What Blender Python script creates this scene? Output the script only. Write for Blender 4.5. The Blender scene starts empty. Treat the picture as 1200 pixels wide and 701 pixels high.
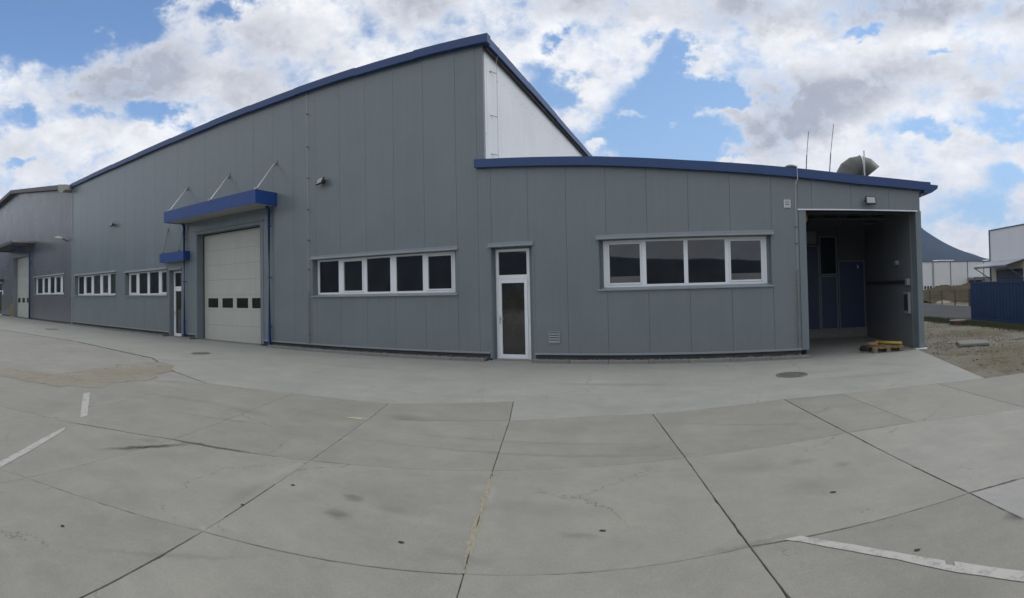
import bpy, math, random
import numpy as np
from mathutils import Vector, Matrix
random.seed(7); np.random.seed(7)
SC = bpy.context.scene; COL = SC.collection
R = math.radians

# ------------------------------------------------------------------ camera
# the photograph is a hand-held cylindrical panorama: a central cylindrical camera at eye height
F = 620.98; YC = 331.11; PITCH = 0.0219953; ROLL = -0.0200557; HEAD = 0.361073; EYE = 1.70
cd = bpy.data.cameras.new('camera'); cam = bpy.data.objects.new('camera', cd); COL.objects.link(cam)
cd.type = 'PANO'; cd.panorama_type = 'CENTRAL_CYLINDRICAL'
cd.central_cylindrical_range_u_min = -600 / F; cd.central_cylindrical_range_u_max = 600 / F
cd.central_cylindrical_range_v_min = (YC - 701) / F; cd.central_cylindrical_range_v_max = YC / F
cd.central_cylindrical_radius = 1.0
cd.clip_start = 0.05; cd.clip_end = 9000
cam.matrix_world = (Matrix.Translation((0, 0, EYE)) @ Matrix.Rotation(HEAD, 4, 'Z') @ Matrix.Rotation(PITCH, 4, 'X')
                    @ Matrix.Rotation(-ROLL, 4, 'Y') @ Matrix.Rotation(math.pi / 2, 4, 'X'))
SC.camera = cam

# ------------------------------------------------------------------ light
SUN_AZ, SUN_EL = R(76), R(50)          # azimuth clockwise from +Y
SC.view_settings.view_transform = 'Standard'; SC.view_settings.look = 'None'
SC.view_settings.exposure = 0.0; SC.view_settings.gamma = 1.0
SC.cycles.max_bounces = 4; SC.cycles.volume_bounces = 0; SC.cycles.use_denoising = True
sl = bpy.data.lights.new('sun', 'SUN'); so = bpy.data.objects.new('sun', sl); COL.objects.link(so)
sl.energy = 1.0; sl.angle = R(22); sl.color = (1.0, 0.95, 0.88)
sd = Vector((math.sin(SUN_AZ) * math.cos(SUN_EL), math.cos(SUN_AZ) * math.cos(SUN_EL), math.sin(SUN_EL)))
so.rotation_euler = sd.to_track_quat('Z', 'Y').to_euler(); so.location = (30, 10, 40)


class NT:
    """small helper for building node trees"""
    def __init__(s, tree): s.t = tree; s.n = tree.nodes; s.l = tree.links
    def new(s, typ, ins=None, **kw):
        n = s.n.new(typ)
        for k, v in kw.items(): setattr(n, k, v)
        for k, v in (ins or {}).items(): s.put(n.inputs[k], v)
        return n
    def put(s, sock, v):
        if isinstance(v, bpy.types.NodeSocket): s.l.new(v, sock)
        elif v is not None: sock.default_value = v
    def m(s, op, a, b=None, c=None, clamp=False):
        n = s.n.new('ShaderNodeMath'); n.operation = op; n.use_clamp = clamp
        s.put(n.inputs[0], a)
        if b is not None: s.put(n.inputs[1], b)
        if c is not None: s.put(n.inputs[2], c)
        return n.outputs[0]
    def v(s, op, a, b=None, c=None):
        n = s.n.new('ShaderNodeVectorMath'); n.operation = op
        s.put(n.inputs[0], a)
        if b is not None: s.put(n.inputs[1], b)
        if c is not None: s.put(n.inputs[2], c)
        return n.outputs['Value'] if op in ('DOT_PRODUCT', 'LENGTH') else n.outputs[0]
    def noise(s, vec, scale, detail=4, rough=.55, col=False, dist=0.0):
        n = s.new('ShaderNodeTexNoise', {'Vector': vec, 'Scale': scale, 'Detail': detail, 'Roughness': rough, 'Distortion': dist})
        return n.outputs['Color' if col else 0]
    def ramp(s, f, lo, hi, a=0.0, b=1.0, smooth=True):
        n = s.new('ShaderNodeMapRange', {'Value': f, 'From Min': lo, 'From Max': hi, 'To Min': a, 'To Max': b})
        n.interpolation_type = 'SMOOTHSTEP' if smooth else 'LINEAR'
        return n.outputs[0]
    def mix(s, f, a, b, mode='MIX'):
        n = s.n.new('ShaderNodeMix'); n.data_type = 'RGBA'; n.blend_type = mode
        s.put(n.inputs[0], f)
        for k, c in ((6, a), (7, b)):
            if isinstance(c, (tuple, list)) and len(c) == 3: c = (*c, 1)
            s.put(n.inputs[k], c)
        return n.outputs[2]
    def blobs(s, vec, items, start=0.0):
        """sum of soft ellipses (cx, cy, rx, ry, weight, angle)"""
        acc = start
        for it in items:
            cx, cy, rx, ry, w = it[:5]; ang = it[5] if len(it) > 5 else 0
            if ang: mp = s.new('ShaderNodeMapping', {'Vector': vec, 'Location': (cx, cy, 0), 'Rotation': (0, 0, ang), 'Scale': (rx, ry, 1e6)}, vector_type='TEXTURE').outputs[0]
            else: mp = s.v('MULTIPLY_ADD', vec, (1 / rx, 1 / ry, 0), (-cx / rx, -cy / ry, 0))
            q = s.v('DOT_PRODUCT', mp, mp)
            g = s.m('SUBTRACT', 1.0, q, clamp=True)
            g = s.m('MULTIPLY', g, g)
            acc = s.m('MULTIPLY_ADD', g, w, acc)
        return acc


def view_dir(x, y):          # direction of a bearing read off the panorama (used for where clouds and hills stand)
    th = (x - 600) / F; t = (YC - y) / F
    d = Vector((math.sin(th), math.cos(th), t))
    return Matrix.Rotation(HEAD, 3, 'Z') @ Matrix.Rotation(PITCH, 3, 'X') @ Matrix.Rotation(-ROLL, 3, 'Y') @ d


def sky_uv(x, y):
    d = view_dir(x, y)
    return math.atan2(d.x, d.y), d.z / math.hypot(d.x, d.y)


# ------------------------------------------------------------------ sky
W = bpy.data.worlds.new('World'); SC.world = W; W.use_nodes = True
w = NT(W.node_tree); w.n.clear()
tc = w.new('ShaderNodeTexCoord'); D = tc.outputs['Generated']
sk = w.new('ShaderNodeTexSky'); sk.sky_type = 'NISHITA'; sk.sun_disc = False
sk.sun_elevation = SUN_EL; sk.sun_rotation = SUN_AZ; sk.air_density = 1.0; sk.dust_density = 1.0; sk.ozone_density = 2.0
sep = w.new('ShaderNodeSeparateXYZ', {0: D})
az = w.m('ARCTAN2', sep.outputs[0], sep.outputs[1])
hl = w.m('SQRT', w.m('ADD', w.m('MULTIPLY', sep.outputs[0], sep.outputs[0]), w.m('MULTIPLY', sep.outputs[1], sep.outputs[1])))
te = w.m('DIVIDE', sep.outputs[2], w.m('MAXIMUM', hl, 0.15))
uv = w.new('ShaderNodeCombineXYZ', {0: az, 1: te, 2: 0.0}).outputs[0]
# ragged edges: three scales of turbulence, stronger flattening towards the horizon
sv = w.v('MULTIPLY', D, (1.0, 1.0, 1.5))
w1 = w.v('SUBTRACT', w.noise(sv, 5.0, 2, .5, col=True), (.5, .5, .5))
w2 = w.v('SUBTRACT', w.noise(sv, 16.0, 5, .62, col=True), (.5, .5, .5))
warp = w.v('ADD', w.v('MULTIPLY', w1, (.15, .10, 0)), w.v('MULTIPLY', w2, (.13, .10, 0)))
uvw = w.v('ADD', uv, warp)


def sk_blob(x, y, rx, ry, wt):
    u, v = sky_uv(x, y); return (u, v, 1.12 * rx / F, 1.12 * ry / F, wt)


blue = [(40, 8, 165, 78, -1.5), (145, 0, 60, 40, -.9), (8, 142, 46, 26, -.62), (92, 133, 52, 16, -.5),
        (178, 130, 38, 24, -.85), (22, 196, 26, 10, -.6), (258, 14, 40, 26, -1.05), (643, 50, 22, 11, -.6), (640, 100, 50, 34, -1.0),
        (777, 42, 20, 14, -.55), (806, 62, 24, 28, -.95), (788, 98, 48, 38, -1.0), (770, 125, 78, 36, -.95), (738, 172, 140, 42, -1.1), (822, 178, 100, 40, -.95),
        (858, 116, 50, 20, -.9), (1170, 138, 66, 28, -.95), (1082, 154, 50, 16, -.8), (1100, 67, 36, 8, -.7), (1013, 31, 30, 8, -.6),
        (1185, 208, 44, 26, -.5), (1120, 250, 60, 36, -.45), (1300, 170, 80, 40, -.6),
        (791, 157, 16, 10, 1.0), (735, 144, 40, 10, .7), (695, 178, 26, 10, .8), (873, 131, 26, 11, 1.2), (872, 188, 40, 10, .9)]
cov = w.blobs(uvw, [sk_blob(b[0], b[1], b[2], b[3], b[4] * .86) for b in blue], 0.34)
lo = w.noise(sv, 2.3, 2, .5); hi = w.noise(sv, 8.0, 7, .62)
cov = w.m('ADD', cov, w.m('MULTIPLY', w.m('SUBTRACT', lo, .5), .35))
fine = w.noise(sv, 34.0, 4, .65)
cov = w.m('ADD', cov, w.m('MULTIPLY', w.m('SUBTRACT', hi, .5), 2.0))
cov = w.m('ADD', cov, w.m('MULTIPLY', w.m('SUBTRACT', fine, .5), .45))
mask = w.ramp(cov, -.24, .44)
dark = [(150, 78, 68, 42, .75), (112, 112, 70, 28, .4), (208, 40, 46, 46, .42), (310, 34, 60, 26, .42), (310, 90, 100, 44, .42),
        (480, 14, 62, 28, .62), (680, 4, 110, 20, .5), (872, 12, 52, 30, .5), (1060, 2, 200, 26, .8), (985, 95, 95, 34, .55),
        (930, 125, 80, 38, .6), (1125, 88, 100, 28, .45), (915, 155, 70, 20, .45)]
dk = w.blobs(w.v('ADD', uv, w.v('MULTIPLY', w.v('ADD', w1, w.v('MULTIPLY', w2, (.6, .6, .6))), (.15, .10, 0))), [sk_blob(b[0], b[1], b[2] * 1.4, b[3] * 1.45, b[4] * 1.25) for b in dark], 0.12)
puff = w.noise(w.v('ADD', sv, w.v('MULTIPLY', w2, (.25, .25, .25))), 6.5, 6, .55)
dk = w.m('ADD', dk, w.m('MULTIPLY', w.m('SUBTRACT', puff, .5), 1.3))
dk = w.m('MULTIPLY', dk, w.ramp(cov, .12, .55, .40, 1.0), clamp=True)
dk = w.m('DIVIDE', dk, w.m('MULTIPLY_ADD', dk, .16, 1.0))
ccol = w.mix(dk, (.98, .985, .985), (.37, .40, .47))
# a little relief from higher-frequency turbulence
rel = w.m('MULTIPLY_ADD', w.m('SUBTRACT', w.noise(sv, 18.0, 5, .6), .5), .42, 1.0)
ccol = w.v('SCALE', ccol)
sc_node = [n for n in w.n if n.bl_idname == 'ShaderNodeVectorMath' and n.operation == 'SCALE'][-1]
w.l.new(rel, sc_node.inputs['Scale'])
skyb = w.new('ShaderNodeBackground', {'Color': w.mix(1.0, sk.outputs[0], (.72, .93, 1.15), 'MULTIPLY'), 'Strength': 0.15})
cb = w.new('ShaderNodeBackground', {'Color': sc_node.outputs[0], 'Strength': 1.06})
# thin veil of cirrus and horizon whiteness
glow = w.m('MAXIMUM', w.v('DOT_PRODUCT', D, tuple(sd)), 0.0)
veil = w.m('ADD', w.ramp(sep.outputs[2], 0.0, 0.5, .62, .12), w.m('MULTIPLY', glow, .38), clamp=True)
vb = w.new('ShaderNodeBackground', {'Color': (.50, .74, .96, 1), 'Strength': 1.0})
mx0 = w.new('ShaderNodeMixShader', {0: veil, 1: skyb.outputs[0], 2: vb.outputs[0]})
mx = w.new('ShaderNodeMixShader', {0: mask, 1: mx0.outputs[0], 2: cb.outputs[0]})
w.l.new(mx.outputs[0], w.new('ShaderNodeOutputWorld').inputs[0])
W.cycles.sampling_method = 'MANUAL'; W.cycles.sample_map_resolution = 512

# ------------------------------------------------------------------ materials
M = {}


def mat(name, color, rough=.5, metal=0.0, spec=.5, var=0.0, vscale=2.0, bump=0.0, bscale=80.0, rnd=0.0, streak=0.0, coat=0.0, tint=None):
    """painted / plain surface with light procedural variation"""
    m = bpy.data.materials.new(name); m.use_nodes = True; M[name] = m
    t = NT(m.node_tree); b = t.n['Principled BSDF']
    b.inputs['Roughness'].default_value = rough; b.inputs['Metallic'].default_value = metal
    b.inputs['Specular IOR Level'].default_value = spec; b.inputs['Coat Weight'].default_value = coat
    pos = t.new('ShaderNodeNewGeometry').outputs['Position']
    col = (*color, 1)
    out = t.mix(0.0, col, col)
    if var:
        n = t.noise(pos, vscale, 6, .6)
        f = t.ramp(n, .25, .75, 1 - var, 1 + var, False)
        out = t.v('MULTIPLY', out, t.new('ShaderNodeCombineXYZ', {0: f, 1: f, 2: f}).outputs[0])
        g = t.noise(pos, vscale * 14, 4, .6)
        rr = t.ramp(g, .3, .7, rough - .06, rough + .08, False); t.l.new(rr, b.inputs['Roughness'])
    if streak:
        n = t.noise(t.v('MULTIPLY', pos, (3.2, 3.2, .12)), 3.0, 5, .6)
        f = t.ramp(n, .35, .75, 1 - streak, 1 + streak, False)
        out = t.v('MULTIPLY', out, t.new('ShaderNodeCombineXYZ', {0: f, 1: f, 2: f}).outputs[0])
    if rnd:
        r = t.new('ShaderNodeObjectInfo').outputs['Random']
        f = t.ramp(r, 0, 1, 1 - rnd, 1 + rnd, False)
        out = t.v('MULTIPLY', out, t.new('ShaderNodeCombineXYZ', {0: f, 1: f, 2: f}).outputs[0])
    t.l.new(out, b.inputs['Base Color'])
    if bump:
        bp = t.new('ShaderNodeBump', {'Strength': bump, 'Distance': .004, 'Height': t.noise(pos, bscale, 3, .6)})
        t.l.new(bp.outputs[0], b.inputs['Normal'])
    return m


def panel_mat(name, color, rough, streak, rnd, spec=.5):
    """coated steel sandwich panel: faint vertical micro ribs, stucco grain, dusty foot, slight oil canning"""
    m = bpy.data.materials.new(name); m.use_nodes = True; M[name] = m
    t = NT(m.node_tree); b = t.n['Principled BSDF']; b.inputs['Coat Weight'].default_value = .3; b.inputs['Coat Roughness'].default_value = .2
    pos = t.new('ShaderNodeNewGeometry').outputs['Position']
    sp = t.new('ShaderNodeSeparateXYZ', {0: pos})
    n1 = t.noise(pos, .7, 5, .6); n2 = t.noise(t.v('MULTIPLY', pos, (5, 5, .15)), 2.2, 6, .65); n3 = t.noise(pos, 9, 5, .6)
    f = t.m('ADD', t.ramp(n1, .3, .7, -.06, .06, False), t.ramp(n2, .3, .75, -streak, streak, False))
    f = t.m('ADD', f, t.ramp(n3, .3, .7, -.025, .025, False))
    f = t.m('ADD', f, t.ramp(t.new('ShaderNodeObjectInfo').outputs['Random'], 0, 1, 1 - rnd, 1 + rnd, False))
    c = t.v('MULTIPLY', t.mix(0.0, color, color), t.new('ShaderNodeCombineXYZ', {0: f, 1: f, 2: f}).outputs[0])
    # splashed dust on the lowest half metre (a deposit on the paint)
    dz = t.m('ADD', sp.outputs[2], t.m('MULTIPLY', t.noise(pos, 3.0, 5, .7), -.55))
    c = t.mix(t.ramp(dz, -.15, .35, .30, 0.0), c, (.20, .195, .18))
    t.l.new(c, b.inputs['Base Color'])
    t.l.new(t.ramp(n1, .3, .7, rough - .05, rough + .07, False), b.inputs['Roughness'])
    b.inputs['Specular IOR Level'].default_value = spec
    # micro ribbing every 5 cm plus stucco emboss
    rib = t.m('SINE', t.m('MULTIPLY', t.m('ADD', sp.outputs[0], sp.outputs[1]), 125.0))
    h = t.m('ADD', t.m('MULTIPLY', rib, .05), t.m('MULTIPLY', t.noise(pos, 120, 2, .5), .25))
    h = t.m('ADD', h, t.m('MULTIPLY', t.noise(t.v('MULTIPLY', pos, (1.0, 1.0, .5)), 1.3, 2, .5), 3.0))
    bp = t.new('ShaderNodeBump', {'Strength': .35, 'Distance': .004, 'Height': h}); t.l.new(bp.outputs[0], b.inputs['Normal'])
    return m


panel_mat('grey_panel', (.163, .194, .208), .33, .04, .016)
panel_mat('old_panel', (.112, .120, .136), .30, .13, .04)
panel_mat('white_panel', (.72, .745, .765), .38, .03, .01, .6)
panel_mat('inner_panel', (.165, .178, .188), .5, .05, .03)
mat('flashing', (.165, .198, .215), .4, var=.06)
mat('flashing_light', (.25, .28, .30), .4, var=.06)
mat('blue_paint', (.012, .055, .225), .35, var=.07, vscale=1.5, streak=.08)
mat('blue_fascia', (.022, .060, .18), .38, var=.08, vscale=1.2, streak=.06)
mat('white_pvc', (.78, .80, .83), .3, var=.03)
mat('pane_seal', (.03, .03, .03), .6)
mat('door_cream', (.45, .46, .415), .42, var=.04, streak=.04, bump=.2, bscale=150)
mat('dark_rubber', (.02, .02, .022), .7)
mat('black_metal', (.035, .035, .04), .45)
mat('steel', (.42, .43, .44), .35, metal=.7, var=.1, vscale=8)
mat('zinc', (.20, .21, .20), .5, metal=.35, var=.18, vscale=5)
mat('plinth_dark', (.06, .06, .06), .9, var=.2, bump=.6)
mat('kerb_concrete', (.20, .20, .185), .9, var=.15, vscale=6, bump=.6, rnd=.08)
mat('gravel', (.20, .185, .16), .9, var=.35, vscale=30)
mat('old_roof', (.12, .112, .112), .55, var=.1, streak=.1)
mat('duct_zinc', (.10, .105, .095), .5, metal=.2, var=.2, vscale=5)
mat('beige_metal', (.30, .29, .26), .5, var=.1)
mat('lamp_glass', (.40, .41, .39), .12, spec=.8)
mat('canopy_soffit', (.36, .37, .36), .6, var=.06)
mat('pale_grille', (.6, .62, .62), .45)
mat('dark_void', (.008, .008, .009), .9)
mat('blue_door', (.016, .036, .095), .5, var=.08)
mat('wood', (.20, .145, .085), .8, var=.25, vscale=6, streak=.15, rnd=.15, bump=.4, bscale=60)
mat('yellow_paint', (.42, .29, .045), .45, var=.15)
mat('red_brown', (.16, .065, .045), .8, var=.3, vscale=10, bump=.5)
mat('cast_iron', (.14, .135, .12), .65, var=.3, vscale=20, bump=.6)
mat('cardboard', (.30, .18, .10), .85, var=.1)
mat('far_white', (.62, .63, .62), .6, var=.05, vscale=.8, streak=.04)
mat('far_white_wall', (.66, .67, .70), .5, var=.04, vscale=.8, streak=.03)
mat('far_grey', (.09, .11, .14), .6)
mat('cream_wall', (.55, .53, .46), .7, var=.05)
mat('navy_door', (.03, .04, .075), .5, var=.1)
mat('corrugated_roof', (.38, .40, .42), .45, var=.1)
mat('container_blue', (.015, .045, .122), .5, var=.12, streak=.12)
mat('fence_metal', (.06, .065, .05), .7)
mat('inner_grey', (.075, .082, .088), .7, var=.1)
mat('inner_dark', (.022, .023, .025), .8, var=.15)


def glass_mat(name, color, rough=.02):
    m = bpy.data.materials.new(name); m.use_nodes = True; M[name] = m
    t = NT(m.node_tree); b = t.n['Principled BSDF']
    pos = t.new('ShaderNodeNewGeometry').outputs['Position']
    n = t.noise(t.v('MULTIPLY', pos, (1.5, 1, 1)), 1.6, 4, .6)
    r = t.new('ShaderNodeObjectInfo').outputs['Random']
    c = t.mix(t.ramp(n, .35, .65), tuple(k * .5 for k in color), tuple(k * 1.35 for k in color))
    c = t.mix(t.m('MULTIPLY', r, .45), c, (.02, .015, .012))
    t.l.new(c, b.inputs['Base Color']); b.inputs['Roughness'].default_value = rough
    b.inputs['IOR'].default_value = 1.75
    bp = t.new('ShaderNodeBump', {'Strength': .10, 'Distance': .01, 'Height': t.noise(pos, 1.3, 1, .5)}); t.l.new(bp.outputs[0], b.inputs['Normal'])
glass_mat('window_glass', (.014, .016, .017)); glass_mat('lit_interior_glass', (.05, .055, .042)); glass_mat('door_glass', (.035, .036, .034))  # the greenish panes have a lit interior painted into their colour


def concrete_mat(name, base, warm, rnd, stains=(), pale=(), rough=.82):
    m = bpy.data.materials.new(name); m.use_nodes = True; M[name] = m
    t = NT(m.node_tree); b = t.n['Principled BSDF']
    pos = t.new('ShaderNodeNewGeometry').outputs['Position']
    r = t.new('ShaderNodeObjectInfo').outputs['Random']
    off = t.v('ADD', pos, t.new('ShaderNodeCombineXYZ', {0: t.m('MULTIPLY', r, 40), 1: t.m('MULTIPLY', r, 17), 2: 0.0}).outputs[0])
    n0 = t.noise(off, .55, 6, .62, dist=.6); n1 = t.noise(off, 2.4, 7, .66, dist=.4); n2 = t.noise(pos, 11, 6, .7)
    n3 = t.noise(pos, 55, 5, .72); n4 = t.noise(pos, 230, 2, .6)
    sweep = t.noise(t.v('MULTIPLY', off, (.55, 3.2, 1)), 1.5, 5, .6)        # broom / float direction
    f = t.m('ADD', t.ramp(n0, .3, .7, .92, 1.08, False), t.ramp(n1, .3, .7, -.055, .055, False))
    f = t.m('ADD', f, t.ramp(n2, .3, .7, -.045, .045, False)); f = t.m('ADD', f, t.ramp(n3, .3, .7, -.10, .10, False))
    f = t.m('ADD', f, t.ramp(n4, .35, .65, -.09, .09, False)); f = t.m('ADD', f, t.ramp(sweep, .3, .7, -.03, .03, False))
    sp_ = t.new('ShaderNodeTexVoronoi', {'Vector': pos, 'Scale': 90.0}); f = t.m('SUBTRACT', f, t.m('MULTIPLY', t.ramp(sp_.outputs['Distance'], .08, .22, 1.0, .0), t.ramp(n1, .4, .6, .0, .30)))
    f = t.m('ADD', f, t.ramp(r, 0, 1, -rnd, rnd, False))
    c = t.mix(t.ramp(n1, .35, .7), base, warm)
    c = t.v('MULTIPLY', c, t.new('ShaderNodeCombineXYZ', {0: f, 1: f, 2: f}).outputs[0])
    # fine cracks and pores
    vo = t.new('ShaderNodeTexVoronoi', {'Vector': pos, 'Scale': 38.0}); por = t.ramp(vo.outputs['Distance'], .05, .12, .0, 1.0)
    por = t.m('MAXIMUM', por, t.ramp(t.noise(pos, 6, 3, .6), .5, .62, 1.0, 0.0))
    c = t.mix(t.m('MULTIPLY', t.m('SUBTRACT', 1.0, por), .55), c, (.06, .058, .05))
    cv = t.new('ShaderNodeTexVoronoi', {'Vector': t.v('ADD', off, t.v('MULTIPLY', t.v('SUBTRACT', t.noise(pos, 3.0, 5, .7, col=True), (.5, .5, .5)), (.55, .55, 0))), 'Scale': .42}, feature='DISTANCE_TO_EDGE')
    cr_ = t.m('MULTIPLY', t.ramp(cv.outputs['Distance'], .0, .0032, .75, 0.0), t.ramp(n0, .50, .58, 0.0, 1.0))
    c = t.mix(cr_, c, (.075, .072, .062))
    wp = t.v('ADD', pos, t.v('MULTIPLY', t.v('SUBTRACT', t.noise(pos, 7, 4, .65, col=True), (.5, .5, .5)), (.16, .16, 0)))
    if stains:
        s = t.m('MULTIPLY', t.blobs(wp, stains, 0.0), t.ramp(n2, .25, .7, .6, 1.1, False), clamp=True)
        c = t.mix(s, c, (.045, .044, .04))
    if pale:
        s = t.m('MULTIPLY', t.blobs(wp, pale, 0.0), t.ramp(n2, .25, .7, .6, 1.1, False), clamp=True)
        c = t.mix(s, c, (.33, .32, .28))
    t.l.new(c, b.inputs['Base Color'])
    t.l.new(t.ramp(n1, .3, .7, rough - .14, rough + .08, False), b.inputs['Roughness'])
    b.inputs['Specular IOR Level'].default_value = .35
    h = t.m('ADD', t.m('MULTIPLY', n3, .5), t.m('MULTIPLY', n4, .35)); h = t.m('ADD', h, t.m('MULTIPLY', n2, .8)); h = t.m('ADD', h, por)
    bp = t.new('ShaderNodeBump', {'Strength': .5, 'Distance': .004, 'Height': h}); t.l.new(bp.outputs[0], b.inputs['Normal'])


STAINS = [(-2.68, 3.22, .16, .10, .55), (-2.80, 3.56, .17, .09, .5), (-2.35, 3.55, .22, .12, .22), (-5.3, 3.05, .7, .10, 1.1, 1.25), (-5.55, 3.2, .2, .16, .3),
          (-4.9, 3.66, .9, .06, .8, .36), (-.90, 3.63, .22, .07, .28), (2.13, 3.2, .16, .13, .9), (.95, 4.45, .5, .25, .18), (.4, 5.0, .5, .2, .14),
          (-1.3, 4.0, .7, .22, .16), (-3.55, 3.0, .12, .5, .2, .35), (-4.0, 6.3, .5, .25, .25), (-6.2, 5.2, .8, .2, .2), (.25, 3.52, .5, .05, .3, .3), (-.6, 5.6, .9, .3, .10), (-6.6, 2.8, .8, .04, .4, .6),
          (-7.5, 5.0, 1.0, .15, .2, .3), (-2.0, 5.3, 2.6, .07, .22, .12), (-2.1, 5.75, 2.6, .06, .18, .10), (.6, 6.6, 1.6, .06, .2, -.2), (-5.9, 4.6, 1.5, .06, .25, .35), (-3.0, 1.9, .9, .05, .2, .9), (.9, 5.1, .22, .12, .25), (1.25, 4.9, .12, .10, .3), (1.0, 2.6, .8, .4, .12), (-1.6, 3.1, .35, .08, .2)]
PALE = [(-3.75, 3.65, .5, .09, .45, 1.75), (-1.80, 4.15, .07, .28, .5, .3), (-1.95, 4.3, .16, .12, .4), (-4.55, 5.95, .2, .05, .9), (2.0, 5.2, .5, .3, .2), (-3.2, 2.32, .1, .07, .8),
        (-2.7, 2.9, .8, .3, .12), (1.5, 3.3, .5, .2, .12), (-9.4, 5.3, 1.6, .3, .5, .5), (-11.5, 4.4, 2.2, .45, .5, .3)]
concrete_mat('slab_concrete', (.238, .233, .208), (.252, .244, .215), .055, STAINS, PALE)
concrete_mat('apron_concrete', (.278, .284, .260), (.292, .294, .267), .0, [(-1.6, 9.6, 1.6, .2, .22), (3.0, 9.5, 1.6, .25, .16), (-8, 10.2, 2.5, .25, .15), (3.5, 15.5, 2.5, 1.5, .2)], [(-6, 8.8, 3, .4, .12)])
concrete_mat('west_concrete', (.262, .258, .234), (.285, .278, .25), .03, [(-11, 3.2, 1.2, .15, .3, .1)], [(-14, 5.8, 4, .8, .3, .15)])
concrete_mat('pale_concrete', (.275, .275, .26), (.30, .29, .275), .0)


def ground_mat(name, cols, scale=1.0, bump=1.0):
    m = bpy.data.materials.new(name); m.use_nodes = True; M[name] = m
    t = NT(m.node_tree); b = t.n['Principled BSDF']; b.inputs['Roughness'].default_value = .95; b.inputs['Specular IOR Level'].default_value = .0
    pos = t.v('SCALE', t.new('ShaderNodeNewGeometry').outputs['Position']); t.n[-1].inputs['Scale'].default_value = scale
    a = t.noise(pos, .35, 6, .6); c2 = t.noise(pos, 1.7, 7, .65); c3 = t.noise(pos, 14, 5, .7)
    c = t.mix(t.ramp(a, .38, .62), cols[0], cols[1]); c = t.mix(t.ramp(c2, .50, .68), c, cols[2])
    f = t.ramp(c3, .3, .7, .72, 1.28, False)
    c = t.v('MULTIPLY', c, t.new('ShaderNodeCombineXYZ', {0: f, 1: f, 2: f}).outputs[0])
    t.l.new(c, b.inputs['Base Color'])
    bp = t.new('ShaderNodeBump', {'Strength': .8 * bump, 'Distance': .03, 'Height': t.m('ADD', c2, c3)}); t.l.new(bp.outputs[0], b.inputs['Normal'])


ground_mat('dirt', ((.165, .148, .115), (.215, .203, .178), (.12, .115, .075)), 1.0)
ground_mat('pale_dirt', ((.275, .252, .205), (.30, .285, .25), (.25, .225, .178)), 2.0)
ground_mat('meadow', ((.06, .07, .03), (.09, .085, .045), (.045, .06, .025)), .4)
ground_mat('asphalt', ((.085, .089, .095), (.10, .102, .104), (.078, .082, .086)), 1.5, .3)
ground_mat('heap_soil', ((.08, .068, .048), (.10, .085, .06), (.06, .06, .035)), 1.2)
ground_mat('forest', ((.030, .040, .026), (.042, .050, .030), (.024, .034, .022)), .03)


def paint_mat():
    m = bpy.data.materials.new('road_paint'); m.use_nodes = True; M['road_paint'] = m
    t = NT(m.node_tree); b = t.n['Principled BSDF']; b.inputs['Roughness'].default_value = .7
    pos = t.new('ShaderNodeNewGeometry').outputs['Position']
    wear = t.m('ADD', t.noise(pos, 9, 6, .7), t.m('MULTIPLY', t.noise(pos, 60, 4, .7), .4))
    c = t.mix(t.ramp(wear, .66, .94), (.40, .395, .365), (.21, .208, .195))
    t.l.new(c, b.inputs['Base Color'])
paint_mat()
mat('filler', (.27, .25, .19), .95, var=.3, vscale=25, bump=1.0, bscale=50)
mat('joint_dark', (.068, .065, .054), .95, var=.4, vscale=9); mat('joint_dirt', (.13, .125, .103), .95, var=.5, vscale=9, bump=1.0)
mat('grass_blade', (.075, .085, .03), .8, rnd=.1); mat('dry_grass', (.135, .125, .06), .85)
mat('hose_black', (.02, .02, .02), .5)
mat('yellow_mark', (.40, .36, .20), .9, var=.2)

# ------------------------------------------------------------------ object helpers


def tag(o, label=None, cat=None, group=None, kind=None):
    if label: o['label'] = label
    if cat: o['category'] = cat
    if group: o['group'] = group
    if kind: o['kind'] = kind
    return o


def thing(name, loc, label, cat, group=None):
    o = bpy.data.objects.new(name, None); COL.objects.link(o); o.location = loc; o.empty_display_size = .2
    return tag(o, label, cat, group)


def origin(o):
    v = Vector((0, 0, 0))
    while o is not None: v = v + o.location; o = o.parent
    return v


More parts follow.
